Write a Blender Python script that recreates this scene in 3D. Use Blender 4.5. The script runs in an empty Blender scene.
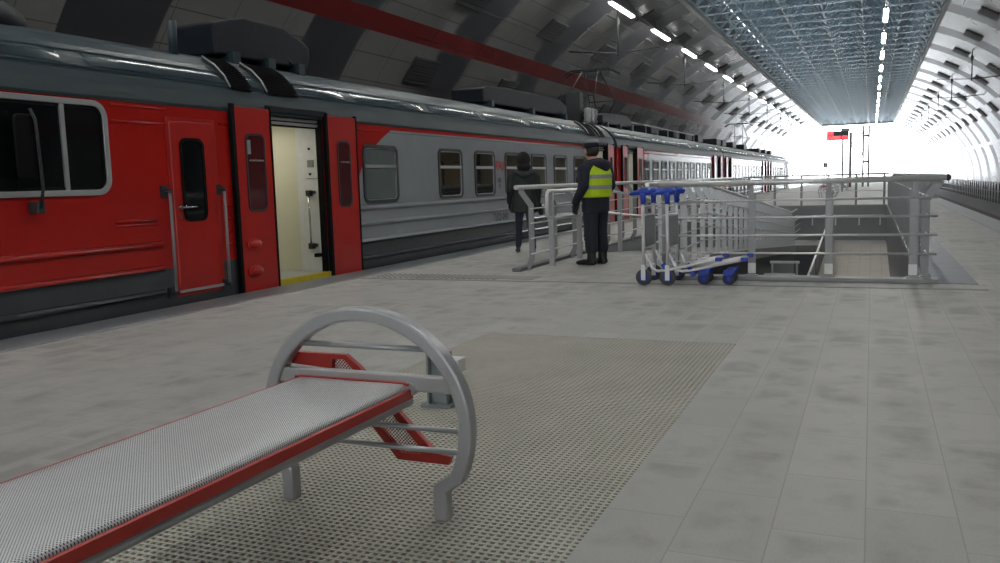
import bpy, bmesh, math, random
from mathutils import Vector, Matrix
random.seed(7)
PI = math.pi
C = bpy.context.scene.collection
SC = bpy.context.scene

# ------------------------------------------------------------------ camera
W, H = 1000, 563
F, VP, SL, CH = 860.0, (872, 172), -0.03, 1.22
v1 = Vector((VP[0]-W/2, VP[1]-H/2, F)); d = Vector((1, SL, 0))
t = (-v1.dot(v1))/(v1.x*d.x+v1.y*d.y)
v2 = v1+d*t
AY = v1.normalized(); AX = -v2.normalized(); AZ = AX.cross(AY)
cam = bpy.data.cameras.new('camera'); cob = bpy.data.objects.new('camera', cam); C.objects.link(cob)
cam.sensor_width = 36; cam.lens = F/W*36; cam.clip_start = .05; cam.clip_end = 2000
# camera-space axes (x right, y down, z forward) expressed in the world frame
wr = Vector((AX[0], AY[0], AZ[0])); wd = Vector((AX[1], AY[1], AZ[1])); wf = Vector((AX[2], AY[2], AZ[2]))
R = Matrix((wr, -wd, -wf)).transposed().to_4x4()
cob.matrix_world = Matrix.Translation((0, 0, CH)) @ R
SC.camera = cob

# ------------------------------------------------------------------ mesh helper
class M:
    def __init__(s): s.v = []; s.f = []; s.sm = []
    def add(s, vs, fs, sm=False):
        n = len(s.v); s.v += [tuple(p) for p in vs]
        for f in fs: s.f.append([i+n for i in f]); s.sm.append(sm)
        return s
    def box(s, x0, x1, y0, y1, z0, z1):
        return s.add([(x, y, z) for z in (z0, z1) for y in (y0, y1) for x in (x0, x1)],
              [(0, 2, 3, 1), (4, 5, 7, 6), (0, 1, 5, 4), (2, 6, 7, 3), (0, 4, 6, 2), (1, 3, 7, 5)])
    def bar(s, p, q, w, h, up=(0, 0, 1)):
        p = Vector(p); q = Vector(q); a = (q-p).normalized(); up = Vector(up)
        if abs(a.dot(up)) > .98: up = Vector((0, 1, 0)) if abs(a.y) < .9 else Vector((1, 0, 0))
        u = a.cross(up).normalized(); v = u.cross(a)
        vs = []
        for c in (p, q):
            for k in ((-1, -1), (1, -1), (1, 1), (-1, 1)): vs.append(c+u*k[0]*w/2+v*k[1]*h/2)
        return s.add(vs, [(0, 1, 2, 3), (7, 6, 5, 4), (0, 4, 5, 1), (1, 5, 6, 2), (2, 6, 7, 3), (3, 7, 4, 0)])
    def tube(s, pts, r, n=8, closed=False):
        pts = [Vector(p) for p in pts]; N = len(pts); vs = []; up = None
        for i, p in enumerate(pts):
            a = pts[(i+1) % N] if (closed or i < N-1) else p
            b = pts[i-1] if (closed or i > 0) else p
            tg = (a-b).normalized()
            if up is None:
                up = Vector((0, 0, 1)) if abs(tg.z) < .9 else Vector((0, 1, 0))
            u = tg.cross(up).normalized(); up = u.cross(tg).normalized()
            rr = r[i] if isinstance(r, (list, tuple)) else r
            for k in range(n):
                an = 2*PI*k/n; vs.append(p+u*math.cos(an)*rr+up*math.sin(an)*rr)
        fs = []
        for i in range(N if closed else N-1):
            j = (i+1) % N
            for k in range(n): l = (k+1) % n; fs.append((i*n+k, i*n+l, j*n+l, j*n+k))
        n0 = len(s.v); s.add(vs, fs, True)
        if not closed:
            s.f.append([n0+k for k in range(n)][::-1]); s.sm.append(False)
            s.f.append([n0+(N-1)*n+k for k in range(n)]); s.sm.append(False)
        return s
    def strip(s, pts, w, th, wide=(0, 1, 0)):
        """flat bar swept along pts, broad along `wide`"""
        pts = [Vector(p) for p in pts]; wd_ = Vector(wide); N = len(pts); vs = []
        for i, p in enumerate(pts):
            ta = (pts[i+1]-p).normalized() if i < N-1 else None
            tb = (p-pts[i-1]).normalized() if i > 0 else None
            if ta is None: tg = tb; k = 1
            elif tb is None: tg = ta; k = 1
            else: tg = (ta+tb).normalized(); k = 1/max(.5, tg.dot(ta))
            nn = tg.cross(wd_).normalized()
            for a, b in ((-1, -1), (1, -1), (1, 1), (-1, 1)): vs.append(p+wd_*a*w/2+nn*b*th/2*k)
        fs = [(0, 1, 2, 3), tuple((N-1)*4+k for k in (3, 2, 1, 0))]
        for i in range(N-1):
            for k in range(4): l = (k+1) % 4; fs.append((i*4+k, i*4+4+k, i*4+4+l, i*4+l))
        return s.add(vs, fs)
    def _p(s, pl, a, u, v): return {'yz': (a, u, v), 'xz': (u, a, v), 'xy': (u, v, a)}[pl]
    def prism(s, poly, pl, a, b, sm=False):
        n = len(poly); vs = [s._p(pl, c, u, v) for c in (a, b) for u, v in poly]
        s.add(vs, [(k, (k+1) % n, n+(k+1) % n, n+k) for k in range(n)], sm)
        n0 = len(s.v)-2*n
        s.f.append([n0+k for k in range(n)][::-1]); s.f.append([n0+n+k for k in range(n)]); s.sm += [False, False]
        return s
    def ring(s, out, inn, pl, a, b):
        n = len(out); vs = [s._p(pl, c, u, v) for c in (a, b) for P in (out, inn) for u, v in P]; fs = []
        for k in range(n):
            l = (k+1) % n
            fs += [(k, l, n+l, n+k), (2*n+k, 3*n+k, 3*n+l, 2*n+l), (k, 2*n+k, 2*n+l, l), (n+k, n+l, 3*n+l, 3*n+k)]
        return s.add(vs, fs)
    def lathe(s, prof, c, n=16, axis='z', sm=True):
        vs = []
        for r, h in prof:
            for k in range(n):
                an = 2*PI*k/n; a, b = r*math.cos(an), r*math.sin(an)
                q = {'z': (a, b, h), 'y': (a, h, b), 'x': (h, a, b)}[axis]
                vs.append((c[0]+q[0], c[1]+q[1], c[2]+q[2]))
        m = len(prof)
        fs = [(i*n+k, i*n+(k+1) % n, (i+1)*n+(k+1) % n, (i+1)*n+k) for i in range(m-1) for k in range(n)]
        n0 = len(s.v); s.add(vs, fs, sm)
        s.f.append([n0+k for k in range(n)]); s.f.append([n0+(m-1)*n+k for k in range(n)]); s.sm += [False, False]
        return s
    def ball(s, c, r, n=12, m=8):
        if not isinstance(r, (tuple, list)): r = (r, r, r)
        vs = [(c[0], c[1], c[2]-r[2])]
        for i in range(1, m):
            ph = -PI/2+PI*i/m
            for k in range(n):
                an = 2*PI*k/n; vs.append((c[0]+r[0]*math.cos(ph)*math.cos(an), c[1]+r[1]*math.cos(ph)*math.sin(an), c[2]+r[2]*math.sin(ph)))
        vs.append((c[0], c[1], c[2]+r[2])); L = len(vs)-1
        fs = [(0, 1+(k+1) % n, 1+k) for k in range(n)]
        for i in range(m-2):
            for k in range(n): a = 1+i*n; fs.append((a+k, a+(k+1) % n, a+n+(k+1) % n, a+n+k))
        a = 1+(m-2)*n; fs += [(a+k, a+(k+1) % n, L) for k in range(n)]
        return s.add(vs, fs, True)
    def chain(s, pts, step=.03):
        """overlapping ellipsoids along (x,y,z,rx,ry,rz) keys, to be welded by a voxel remesh"""
        for a, b in zip(pts, pts[1:]):
            L = max(1, int((Vector(a[:3])-Vector(b[:3])).length/step))
            for i in range(L+1):
                u = i/L; q = [a[j]+(b[j]-a[j])*u for j in range(6)]; s.ball(q[:3], q[3:], 12, 8)
        return s
    def mesh(s, name, normals=True):
        me = bpy.data.meshes.new(name); me.from_pydata(s.v, [], s.f)
        me.polygons.foreach_set('use_smooth', s.sm)
        if normals:
            bm = bmesh.new(); bm.from_mesh(me); bmesh.ops.recalc_face_normals(bm, faces=bm.faces); bm.to_mesh(me); bm.free()
        me.update(); return me
    def build(s, name, mat, parent=None, bevel=0, label=None, normals=True):
        me = s.mesh(name, normals); me.materials.append(mat)
        o = bpy.data.objects.new(name, me); C.objects.link(o)
        if parent: o.parent = parent
        if label: o['label'] = label
        if bevel:
            b = o.modifiers.new('bevel', 'BEVEL'); b.width = bevel; b.segments = 2; b.limit_method = 'ANGLE'; b.angle_limit = .6
        return o
    def blob(s, name, mat, parent, voxel=.014, smooth=4):
        o = s.build(name, mat, parent, normals=True)
        r = o.modifiers.new('remesh', 'REMESH'); r.mode = 'VOXEL'; r.voxel_size = voxel; r.use_smooth_shade = True
        q = o.modifiers.new('smooth', 'SMOOTH'); q.iterations = smooth; q.factor = .5
        return o

def thing(name, label, cat, loc=(0, 0, 0), rz=0, group=None):
    o = bpy.data.objects.new(name, None); C.objects.link(o); o.location = loc; o.rotation_euler = (0, 0, rz)
    o.empty_display_size = .1
    return tag(o, label, cat, group)
def tag(o, label, cat, group=None):
    o['label'] = label; o['category'] = cat
    if group: o['group'] = group
    return o
def struct(o): o['kind'] = 'structure'; return o
KIDS = {}
def copy_tree(o, label=None, parent=None, loc=None, rz=None):
    c = o.copy(); C.objects.link(c)
    if parent: c.parent = parent
    if label: c['label'] = label
    if loc is not None: c.location = loc
    if rz is not None: c.rotation_euler = (0, 0, rz)
    for ch in [x for x in bpy.data.objects if x.parent == o]: copy_tree(ch, None, c)
    return c
def rr(u0, u1, v0, v1, r, n=5):
    P = []
    for cu, cv, a0 in ((u1-r, v1-r, 0), (u0+r, v1-r, PI/2), (u0+r, v0+r, PI), (u1-r, v0+r, 1.5*PI)):
        for k in range(n+1): a = a0+PI/2*k/n; P.append((cu+r*math.cos(a), cv+r*math.sin(a)))
    return P

# ------------------------------------------------------------------ materials
class G:
    """tiny expression builder over shader nodes"""
    def __init__(s, name):
        s.m = bpy.data.materials.new(name); s.m.use_nodes = True; s.t = s.m.node_tree; s.t.nodes.clear()
        s.out = s.n('ShaderNodeOutputMaterial'); s.b = s.n('ShaderNodeBsdfPrincipled'); s.l(s.b.outputs[0], s.out.inputs[0])
    def n(s, ty, **k):
        x = s.t.nodes.new(ty)
        for a, b in k.items(): setattr(x, a, b)
        return x
    def l(s, a, b): s.t.links.new(a, b)
    def put(s, sock, v):
        if isinstance(v, bpy.types.NodeSocket): s.l(v, sock)
        elif isinstance(v, (tuple, list)): sock.default_value = tuple(v)+((1,) if len(v) == 3 and sock.type == 'RGBA' else ())
        else: sock.default_value = v
    def math(s, op, a, b=0, c=0, clamp=False):
        x = s.n('ShaderNodeMath', operation=op, use_clamp=clamp)
        for i, v in enumerate((a, b, c)): s.put(x.inputs[i], v)
        return x.outputs[0]
    def mix(s, f, a, b):
        x = s.n('ShaderNodeMix', data_type='RGBA'); s.put(x.inputs[0], f); s.put(x.inputs[6], a); s.put(x.inputs[7], b); return x.outputs[2]
    def pos(s):
        g = s.n('ShaderNodeTexCoord'); x = s.n('ShaderNodeSeparateXYZ'); s.l(g.outputs['Object'], x.inputs[0]); s.vec = g.outputs['Object']
        return x.outputs
    def noise(s, scale, detail=3, vec=None, rough=.5):
        x = s.n('ShaderNodeTexNoise'); x.inputs['Scale'].default_value = scale; x.inputs['Detail'].default_value = detail; x.inputs['Roughness'].default_value = rough
        if vec is None:
            g = s.n('ShaderNodeTexCoord'); vec = g.outputs['Object']
        s.l(vec, x.inputs['Vector']); return x.outputs['Fac']
    def ramp(s, f, lo, hi):
        x = s.n('ShaderNodeMapRange'); s.put(x.inputs[0], f); x.inputs[1].default_value = lo; x.inputs[2].default_value = hi; return x.outputs[0]
    def set(s, **k):
        N = {'col': 'Base Color', 'rough': 'Roughness', 'metal': 'Metallic', 'spec': 'Specular IOR Level', 'alpha': 'Alpha', 'emit': 'Emission Color', 'es': 'Emission Strength', 'coat': 'Coat Weight', 'normal': 'Normal'}
        for a, v in k.items(): s.put(s.b.inputs[N[a]], v)
        return s
    def bump(s, h, st=.2, dist=.01):
        x = s.n('ShaderNodeBump'); s.put(x.inputs['Height'], h); x.inputs['Strength'].default_value = st; x.inputs['Distance'].default_value = dist
        s.l(x.outputs[0], s.b.inputs['Normal'])
def mat(name, col, rough=.5, metal=0, spec=.5, var=.12, scale=9, bump=0):
    g = G(name); nz = g.noise(scale, 4)
    lo = tuple(c*(1-var) for c in col); hi = tuple(min(1, c*(1+var)) for c in col)
    g.set(col=g.mix(nz, lo, hi), rough=rough, metal=metal, spec=spec)
    if bump: g.bump(nz, bump, .01)
    return g.m
def emis(name, col, st):
    g = G(name); g.set(col=(.8, .8, .8), emit=col, es=st); return g.m

STEEL = mat('brushed_steel', (.68, .68, .68), .34, .4, var=.1, scale=20)
PLATE = mat('grey_steel_plate', (.27, .273, .277), .48, .35, var=.08, scale=14)
SILVER = mat('silver_paint', (.43, .44, .45), .3, .3, var=.06, scale=6)
DSTEEL = mat('dark_steel', (.035, .037, .04), .55, .3)
BLACK = mat('black_rubber', (.007, .007, .008), .6, 0, .08)
BLUE = mat('blue_plastic', (.015, .055, .42), .4, var=.08)
WHITE = mat('white_paint', (.75, .75, .74), .45)
REDP = mat('bench_red', (.44, .030, .02), .42, var=.08)
REDT = mat('train_red', (.43, .013, .009), .32, var=.06, scale=3)
CREAM = mat('cream_panel', (.72, .70, .55), .45, var=.03, scale=2)
GREYLINO = mat('grey_vestibule_floor', (.42, .43, .42), .5)
YELLOW = mat('yellow_threshold', (.62, .50, .03), .5, var=.2)
WINF = mat('window_rubber', (.03, .032, .034), .45)
ALU = mat('aluminium', (.52, .53, .54), .35, .6, var=.06)
ROOFM = mat('roof_paint', (.036, .054, .064), .42, .0, .22, var=.18, scale=1.2)
ROOFP = mat('roof_panel_paint', (.036, .054, .064), .2, .0, .5, var=.2, scale=1.2)
ROOFD = mat('roof_dark_paint', (.009, .013, .019), .5, .0, .2, var=.2, scale=2)
CHROME = mat('chrome', (.62, .62, .63), .18, 1, var=.04)
NAVY = mat('navy_cloth', (.011, .014, .026), .85, var=.35, scale=30, bump=.3)
TROU = mat('navy_trousers', (.013, .016, .026), .85, var=.3, scale=25, bump=.3)
BOOT = mat('black_leather', (.01, .01, .01), .4)
SKIN = mat('skin', (.46, .26, .19), .55, var=.08, scale=30)
HAIR = mat('dark_hair', (.02, .016, .013), .7, var=.4, scale=60)
JEAN = mat('blue_denim', (.022, .03, .05), .85, var=.3, scale=40)
CAPG = mat('grey_cap_top', (.24, .25, .26), .8)
CURB = mat('curb_concrete', (.27, .275, .275), .5, var=.18, scale=4)
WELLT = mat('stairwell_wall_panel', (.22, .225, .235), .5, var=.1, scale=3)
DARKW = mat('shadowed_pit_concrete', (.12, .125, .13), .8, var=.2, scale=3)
GALV = mat('galvanised_steel', (.30, .33, .34), .42, .6, var=.2, scale=12)
SNOW = mat('snow', (.85, .87, .9), .7)
TRACK = mat('track_ballast', (.16, .16, .17), .9, var=.5, scale=12, bump=.6)
RAILM = mat('rail_steel', (.12, .10, .09), .6, .4)

def floor_mat():
    g = G('platform_tiles'); o = g.pos()
    v = g.n('ShaderNodeCombineXYZ'); g.l(o[1], v.inputs[0]); g.l(o[0], v.inputs[1])
    br = g.n('ShaderNodeTexBrick'); g.l(v.outputs[0], br.inputs['Vector'])
    br.inputs['Scale'].default_value = 1; br.inputs['Brick Width'].default_value = .6; br.inputs['Row Height'].default_value = .3
    br.inputs['Mortar Size'].default_value = .003; br.inputs['Mortar Smooth'].default_value = .3; br.offset = .5
    br.inputs['Color1'].default_value = (.93, .93, .93, 1); br.inputs['Color2'].default_value = (1.04, 1.04, 1.04, 1); br.inputs['Mortar'].default_value = (.74, .74, .74, 1)
    big = g.noise(.7, 4); mid = g.noise(3.2, 5, rough=.6); fine = g.noise(140, 2)
    # damp blotches drying from the tile edges inwards
    b2 = g.n('ShaderNodeTexBrick'); g.l(v.outputs[0], b2.inputs['Vector']); b2.inputs['Scale'].default_value = 1
    b2.inputs['Brick Width'].default_value = .6; b2.inputs['Row Height'].default_value = .3; b2.inputs['Mortar Size'].default_value = .07; b2.inputs['Mortar Smooth'].default_value = 1; b2.offset = .5
    damp = g.math('MULTIPLY', g.math('SUBTRACT', 1, b2.outputs['Fac']), g.ramp(g.math('MULTIPLY', mid, big), .22, .34))
    base = g.mix(big, (.37, .365, .345), (.425, .42, .40))
    base = g.mix(g.math('MULTIPLY', damp, .75), base, (.26, .255, .24))
    base = g.mix(g.ramp(fine, .35, .7), g.mix(.12, base, (.12, .12, .11)), g.mix(.07, base, (.6, .6, .58)))
    x = g.n('ShaderNodeMix', data_type='RGBA', blend_type='MULTIPLY'); x.inputs[0].default_value = 1; g.l(base, x.inputs[6]); g.l(br.outputs['Color'], x.inputs[7])
    g.set(col=x.outputs[2], rough=g.math('ADD', .42, g.math('MULTIPLY', mid, .3)), spec=.42)
    g.bump(fine, .12, .004); return g.m
FLOOR = floor_mat()

def vault_mat(name):
    g = G(name); x, y, z = g.pos()
    ph = g.math('FRACT', g.math('DIVIDE', g.math('ADD', y, 600-22.6+1.05), 6.2))   # rib centred on y = 22.6 + 6.2 k
    rib = g.math('LESS_THAN', ph, .34)
    red = g.math('MULTIPLY', g.math('GREATER_THAN', z, 5.12), g.math('LESS_THAN', z, 5.54))
    st2 = g.math('MULTIPLY', g.math('GREATER_THAN', z, 3.1), g.math('LESS_THAN', z, 3.36))
    red = g.math('MAXIMUM', red, st2)
    jy = g.math('LESS_THAN', g.math('FRACT', g.math('DIVIDE', g.math('ADD', y, 601), 1.55)), .012)
    jz = g.math('LESS_THAN', g.math('FRACT', g.math('MULTIPLY', g.math('ARCTAN2', g.math('DIVIDE', z, 9.05), g.math('DIVIDE', g.math('ABSOLUTE', g.math('ADD', x, 2.1)), 11.5)), 13.0)), .035)
    joint = g.math('MAXIMUM', jy, jz)
    nz = g.noise(1.5, 3)
    c = g.mix(rib, g.mix(nz, (.135, .134, .132), (.16, .159, .156)), (.034, .035, .040))
    c = g.mix(red, c, (.13, .013, .014))
    c = g.mix(g.math('MULTIPLY', joint, .65), c, (.03, .03, .03))
    r = g.math('ADD', .26, g.math('MULTIPLY', g.math('MULTIPLY', rib, g.math('SUBTRACT', 1, red)), .12))
    g.set(col=c, rough=r, spec=.5); return g.m
VAULT = vault_mat('vault_cladding')

def car_mat(name, b0, b1, L):
    g = G(name); x, y, z = g.pos()
    dz = g.math('MAXIMUM', g.math('SUBTRACT', z, 1.15), 0); k = g.math('MULTIPLY', g.math('MULTIPLY', dz, dz), 1.15)
    low = g.math('MULTIPLY', g.math('MAXIMUM', g.math('SUBTRACT', 1.2, z), 0), .32)
    lim = g.math('SUBTRACT', k, low)
    f = g.math('LESS_THAN', y, g.math('ADD', lim, b0))
    r = g.math('GREATER_THAN', y, g.math('SUBTRACT', b1, lim))
    top = g.math('GREATER_THAN', z, 2.10)
    red = g.math('MAXIMUM', g.math('MAXIMUM', f, r), top)
    dark = g.math('LESS_THAN', z, .405)
    nz = g.noise(2.0, 4)
    c = g.mix(nz, (.285, .305, .325), (.335, .355, .375))
    c = g.mix(red, c, g.mix(nz, (.40, .011, .008), (.45, .015, .010)))
    c = g.mix(dark, c, g.mix(nz, (.045, .052, .058), (.065, .073, .08)))
    dirt = g.ramp(g.noise(5, 5), .45, .8)
    c = g.mix(g.math('MULTIPLY', dirt, .06), c, (.06, .055, .05))
    g.set(col=c, rough=.2, spec=.5); return g.m

def perforated(name, col, ax, pitch, rad, metal=.5, rough=.4, see=True):
    """sheet with a staggered pattern of round holes; ax = the two sheet axes"""
    g = G(name); o = g.pos(); u, v = o[ax[0]], o[ax[1]]
    def dot(du, dv):
        a = g.math('SUBTRACT', g.math('FRACT', g.math('ADD', g.math('DIVIDE', u, pitch), 100+du)), .5)
        b = g.math('SUBTRACT', g.math('FRACT', g.math('ADD', g.math('DIVIDE', v, pitch*1.0), 100+dv)), .5)
        return g.math('LESS_THAN', g.math('ADD', g.math('MULTIPLY', a, a), g.math('MULTIPLY', b, b)), (rad/pitch)**2)
    h = g.math('MAXIMUM', dot(0, 0), dot(.5, .5))
    nz = g.noise(5, 4)
    base = g.mix(nz, tuple(c*.85 for c in col), col)
    if see: g.set(col=base, rough=rough, metal=metal, alpha=g.math('SUBTRACT', 1, h))
    else: g.set(col=g.mix(h, base, (.03, .03, .03)), rough=rough, metal=g.math('MULTIPLY', g.math('SUBTRACT', 1, h), metal))  # holes are painted dots, dark like the shade beneath the sheet
    return g.m
SEATP = perforated('perforated_seat_steel', (.74, .755, .77), (0, 1), .0088, .0018, .25, .42, False)
REDPERF = perforated('perforated_red_steel', (.36, .025, .017), (0, 2), .014, .0046, 0, .42)

def glass(name, tint, fac):
    m = bpy.data.materials.new(name); m.use_nodes = True; t = m.node_tree; t.nodes.clear()
    o = t.nodes.new('ShaderNodeOutputMaterial'); a = t.nodes.new('ShaderNodeBsdfTransparent'); b = t.nodes.new('ShaderNodeBsdfGlossy'); mx = t.nodes.new('ShaderNodeMixShader'); lw = t.nodes.new('ShaderNodeLayerWeight'); pw = t.nodes.new('ShaderNodeMath'); fr = t.nodes.new('ShaderNodeMath')
    a.inputs[0].default_value = tint+(1,); b.inputs['Roughness'].default_value = .04; b.inputs[0].default_value = (.9, .9, .9, 1); lw.inputs[0].default_value = .5; pw.operation = 'POWER'; pw.inputs[1].default_value = 5; fr.operation = 'MULTIPLY_ADD'; fr.inputs[1].default_value = .95; fr.inputs[2].default_value = fac; t.links.new(lw.outputs['Facing'], pw.inputs[0]); t.links.new(pw.outputs[0], fr.inputs[0])
    t.links.new(fr.outputs[0], mx.inputs[0]); t.links.new(a.outputs[0], mx.inputs[1]); t.links.new(b.outputs[0], mx.inputs[2]); t.links.new(mx.outputs[0], o.inputs[0]); return m
GLASS = glass('window_glass', (.72, .72, .70), .03)
FROST = mat('blinded_glass', (.14, .17, .165), .12, var=.1, scale=5)
BLIND = mat('tan_window_blind', (.50, .40, .27), .6, var=.1, scale=3)
DGLASS = mat('dark_cab_glass', (.006, .007, .008), .05, var=.1)
RGLASS = mat('tinted_leaf_glass', (.075, .012, .014), .08, var=.3, scale=3)

# ------------------------------------------------------------------ setting
XL, XR = -6.88, 2.75                 # platform edges
WX0, WX1, WXM = -4.4, .5, -2.36      # ramp / well
WY0, WYR, WY1 = 10.5, 13.9, 34.0
GX0, GX1, GY0, GY1 = -2.87, -.89, -2.0, 6.36
Y0, Y1 = -60, 137
m = M()
xs = [XL, WX0, GX0, WXM, GX1, WX1, XR]; ys = [Y0, GY0, GY1, WY0, WYR, WY1, Y1]
for i in range(len(xs)-1):
    for j in range(len(ys)-1):
        cx = (xs[i]+xs[i+1])/2; cy = (ys[j]+ys[j+1])/2
        if GX0 < cx < GX1 and GY0 < cy < GY1: continue
        if WXM < cx < WX1 and WY0 < cy < WY1: continue
        if WX0 < cx < WXM and WYR < cy < WY1: continue
        x0, x1, y0, y1 = xs[i], xs[i+1], ys[j], ys[j+1]
        m.add([(x0, y0, 0), (x1, y0, 0), (x1, y1, 0), (x0, y1, 0)], [(0, 1, 2, 3)])
for x in (XL, XR): m.add([(x, Y0, 0), (x, Y1, 0), (x, Y1, -1.15), (x, Y0, -1.15)], [(0, 1, 2, 3)])
for x in (GX0, GX1): m.add([(x, GY0, 0), (x, GY1, 0), (x, GY1, -.05), (x, GY0, -.05)], [(0, 1, 2, 3)])
for y in (GY0, GY1): m.add([(GX0, y, 0), (GX1, y, 0), (GX1, y, -.05), (GX0, y, -.05)], [(0, 1, 2, 3)])
struct(m.build('floor', FLOOR, normals=False))
struct(M().add([(GX0, GY0, -.05), (GX1, GY0, -.05), (GX1, GY1, -.05), (GX0, GY1, -.05)], [(0, 1, 2, 3)]).build('grate_pit_floor', mat('shaded_pit_dust', (.03, .028, .024), .9, var=.4)))  # dust coloured near black: the shade in the grate holes is put into it
struct(M().box(XL+.002, XL+.55, Y0, Y1, .0, .006).build('platform_edge_strip', mat('edge_granite', (.27, .285, .295), .45, var=.1, scale=30)))
struct(M().box(XR-.5, XR-.002, Y0, Y1, .0, .006).build('platform_edge_strip', bpy.data.materials['edge_granite']))
struct(M().box(-6.3, 1.1, 9.82, 9.9, .0, .004).build('floor_joint_strip', mat('joint_strip', (.19, .19, .18), .5)))
# tactile dots strip
m = M()
for i in range(22):
    for j in range(5): m.lathe([(.028, 0), (.02, .006)], (-6.2+i*.085, 10.0+j*.1, .0), 8)
struct(m.build('tactile_paving', mat('tactile_dots', (.2, .2, .185), .6)))
struct(M().box(-5.0, -3.9, 10.05, 10.4, .0, .004).build('floor_patch', mat('dark_floor_patch', (.21, .205, .185), .5)))  # flat rectangle, darker than the tiles around it
struct(M().box(.62, 1.06, 10.32, 34, .0, .005).build('floor_channel', mat('wet_steel_channel', (.13, .14, .155), .42, .2, var=.4, scale=5)))
# ballast beds and rails
struct(M().add([(XR, Y0, -1.15), (9.6, Y0, -1.15), (9.6, Y1, -1.15), (XR, Y1, -1.15)], [(0, 1, 2, 3)]).build('track_bed', TRACK))
struct(M().add([(-13.8, Y0, -1.15), (XL, Y0, -1.15), (XL, Y1, -1.15), (-13.8, Y1, -1.15)], [(0, 1, 2, 3)]).build('track_bed', TRACK))
for x in (3.9, 5.42, -9.5, -7.98): struct(M().box(x-.035, x+.035, Y0, Y1, -1.15, -.97).build('rail', RAILM))
struct(M().add([(-300, Y1, -1.2), (300, Y1, -1.2), (300, 700, -1.2), (-300, 700, -1.2)], [(0, 1, 2, 3)]).build('snow_ground', SNOW))
struct(M().add([(-300, -300, -1.2), (300, -300, -1.2), (300, Y0, -1.2), (-300, Y0, -1.2)], [(0, 1, 2, 3)]).build('snow_ground', SNOW))
struct(M().box(XL, XR, Y1, 175, -1.2, .0).build('outdoor_platform', SNOW))

# vault
VC, VA, VB = -2.1, 11.5, 9.05
T0 = math.acos(4.85/VA)
def vz(dx): return VB*math.sqrt(max(0, 1-(dx/VA)**2))
for side, nm in ((-1, 'wall_left'), (1, 'wall_right')):
    m = M(); N = 40; vs = []
    prof = [(VA*math.cos(T0*(1-k/N)), VB*math.sin(T0*(1-k/N))) for k in range(N+1)]+[(VA, -1.2)]
    for y in (Y0, Y1):
        for dx, z in prof: vs.append((VC+side*dx, y, z))
    n = len(prof)
    m.add(vs, [(k, k+1, n+k+1, n+k) for k in range(n-1)], True)
    struct(m.build(nm, VAULT))
TZ = vz(4.85)
CXL, CXR = VC-4.85, VC+4.85
DECK = 9.9
dk = G('roof_deck'); o = dk.pos()
cor = dk.math('SINE', dk.math('MULTIPLY', o[0], 32)); dk.set(col=(.07, .085, .10), rough=.5, metal=.3); dk.bump(cor, .5, .03)
tl = dk.n('ShaderNodeBsdfTranslucent'); tl.inputs[0].default_value = (.007, .0105, .013, 1)   # daylight glimmering through the sheeting
ad = dk.n('ShaderNodeAddShader'); dk.l(dk.b.outputs[0], ad.inputs[0]); dk.l(tl.outputs[0], ad.inputs[1]); dk.l(ad.outputs[0], dk.out.inputs[0])
struct(M().add([(CXL, Y0, DECK), (CXR, Y0, DECK), (CXR, Y1, DECK), (CXL, Y1, DECK)], [(0, 1, 2, 3)]).build('ceiling', dk.m))
for k, x in enumerate((CXL, CXR)):
    s = 1 if k else -1
    struct(M().add([(x+s*.02, Y0, TZ-.05), (x+s*.02, Y1, TZ-.05), (x+s*.02, Y1, DECK), (x+s*.02, Y0, DECK)], [(0, 1, 2, 3)]).build('trim_%d' % (k+1), PLATE))
    struct(M().box(x-.09, x+.09, Y0, Y1, TZ-.14, TZ-.02).build('trim_%d' % (k+3), mat('edge_trim', (.26, .27, .28), .5)))
# space frame bays
BAY = 2.07
m = M(); nx = 6; w = (CXR-CXL-.2)/nx; z0, z1 = TZ+.02, DECK-.25
for i in range(nx+1):
    x = CXL+.1+i*w
    m.bar((x, 0, z0+.06), (x, BAY, z0+.06), .06, .06)
    if i < nx:
        m.bar((x, 0, z0), (x+w, 0, z0), .13, .06)
        m.bar((x, BAY/2, z0+.75), (x+w, BAY/2, z0+.75), .08, .08)
        m.bar((x, 0, z0), (x+w/2, 0, z1), .09, .06); m.bar((x+w/2, 0, z1), (x+w, 0, z0), .09, .06)
        for a in (0, 1):
            for b in (0, 1): m.bar((x+a*w, b*BAY, z0), (x+w/2, BAY/2, z1-.3), .075, .075)
        m.bar((x+w/2, 0, z0), (x+w, BAY/2, z0+.75) if i % 2 else (x, BAY/2, z0+.75), .06, .06)
tm = mat('truss_paint', (.62, .72, .79), .35, .3, var=.15, scale=2)
tr = m.build('ceiling_truss', tm); struct(tr)
tr.location = (0, 6.0, 0)
for k in range(1, int((Y1-8.5)/BAY)):
    c = tr.copy(); C.objects.link(c); c.location = (0, 6.0+k*BAY, 0)

struct(M().box(CXL, CXR, Y1-.3, Y1-.05, TZ-.1, DECK).build('trim_5', PLATE))
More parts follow.
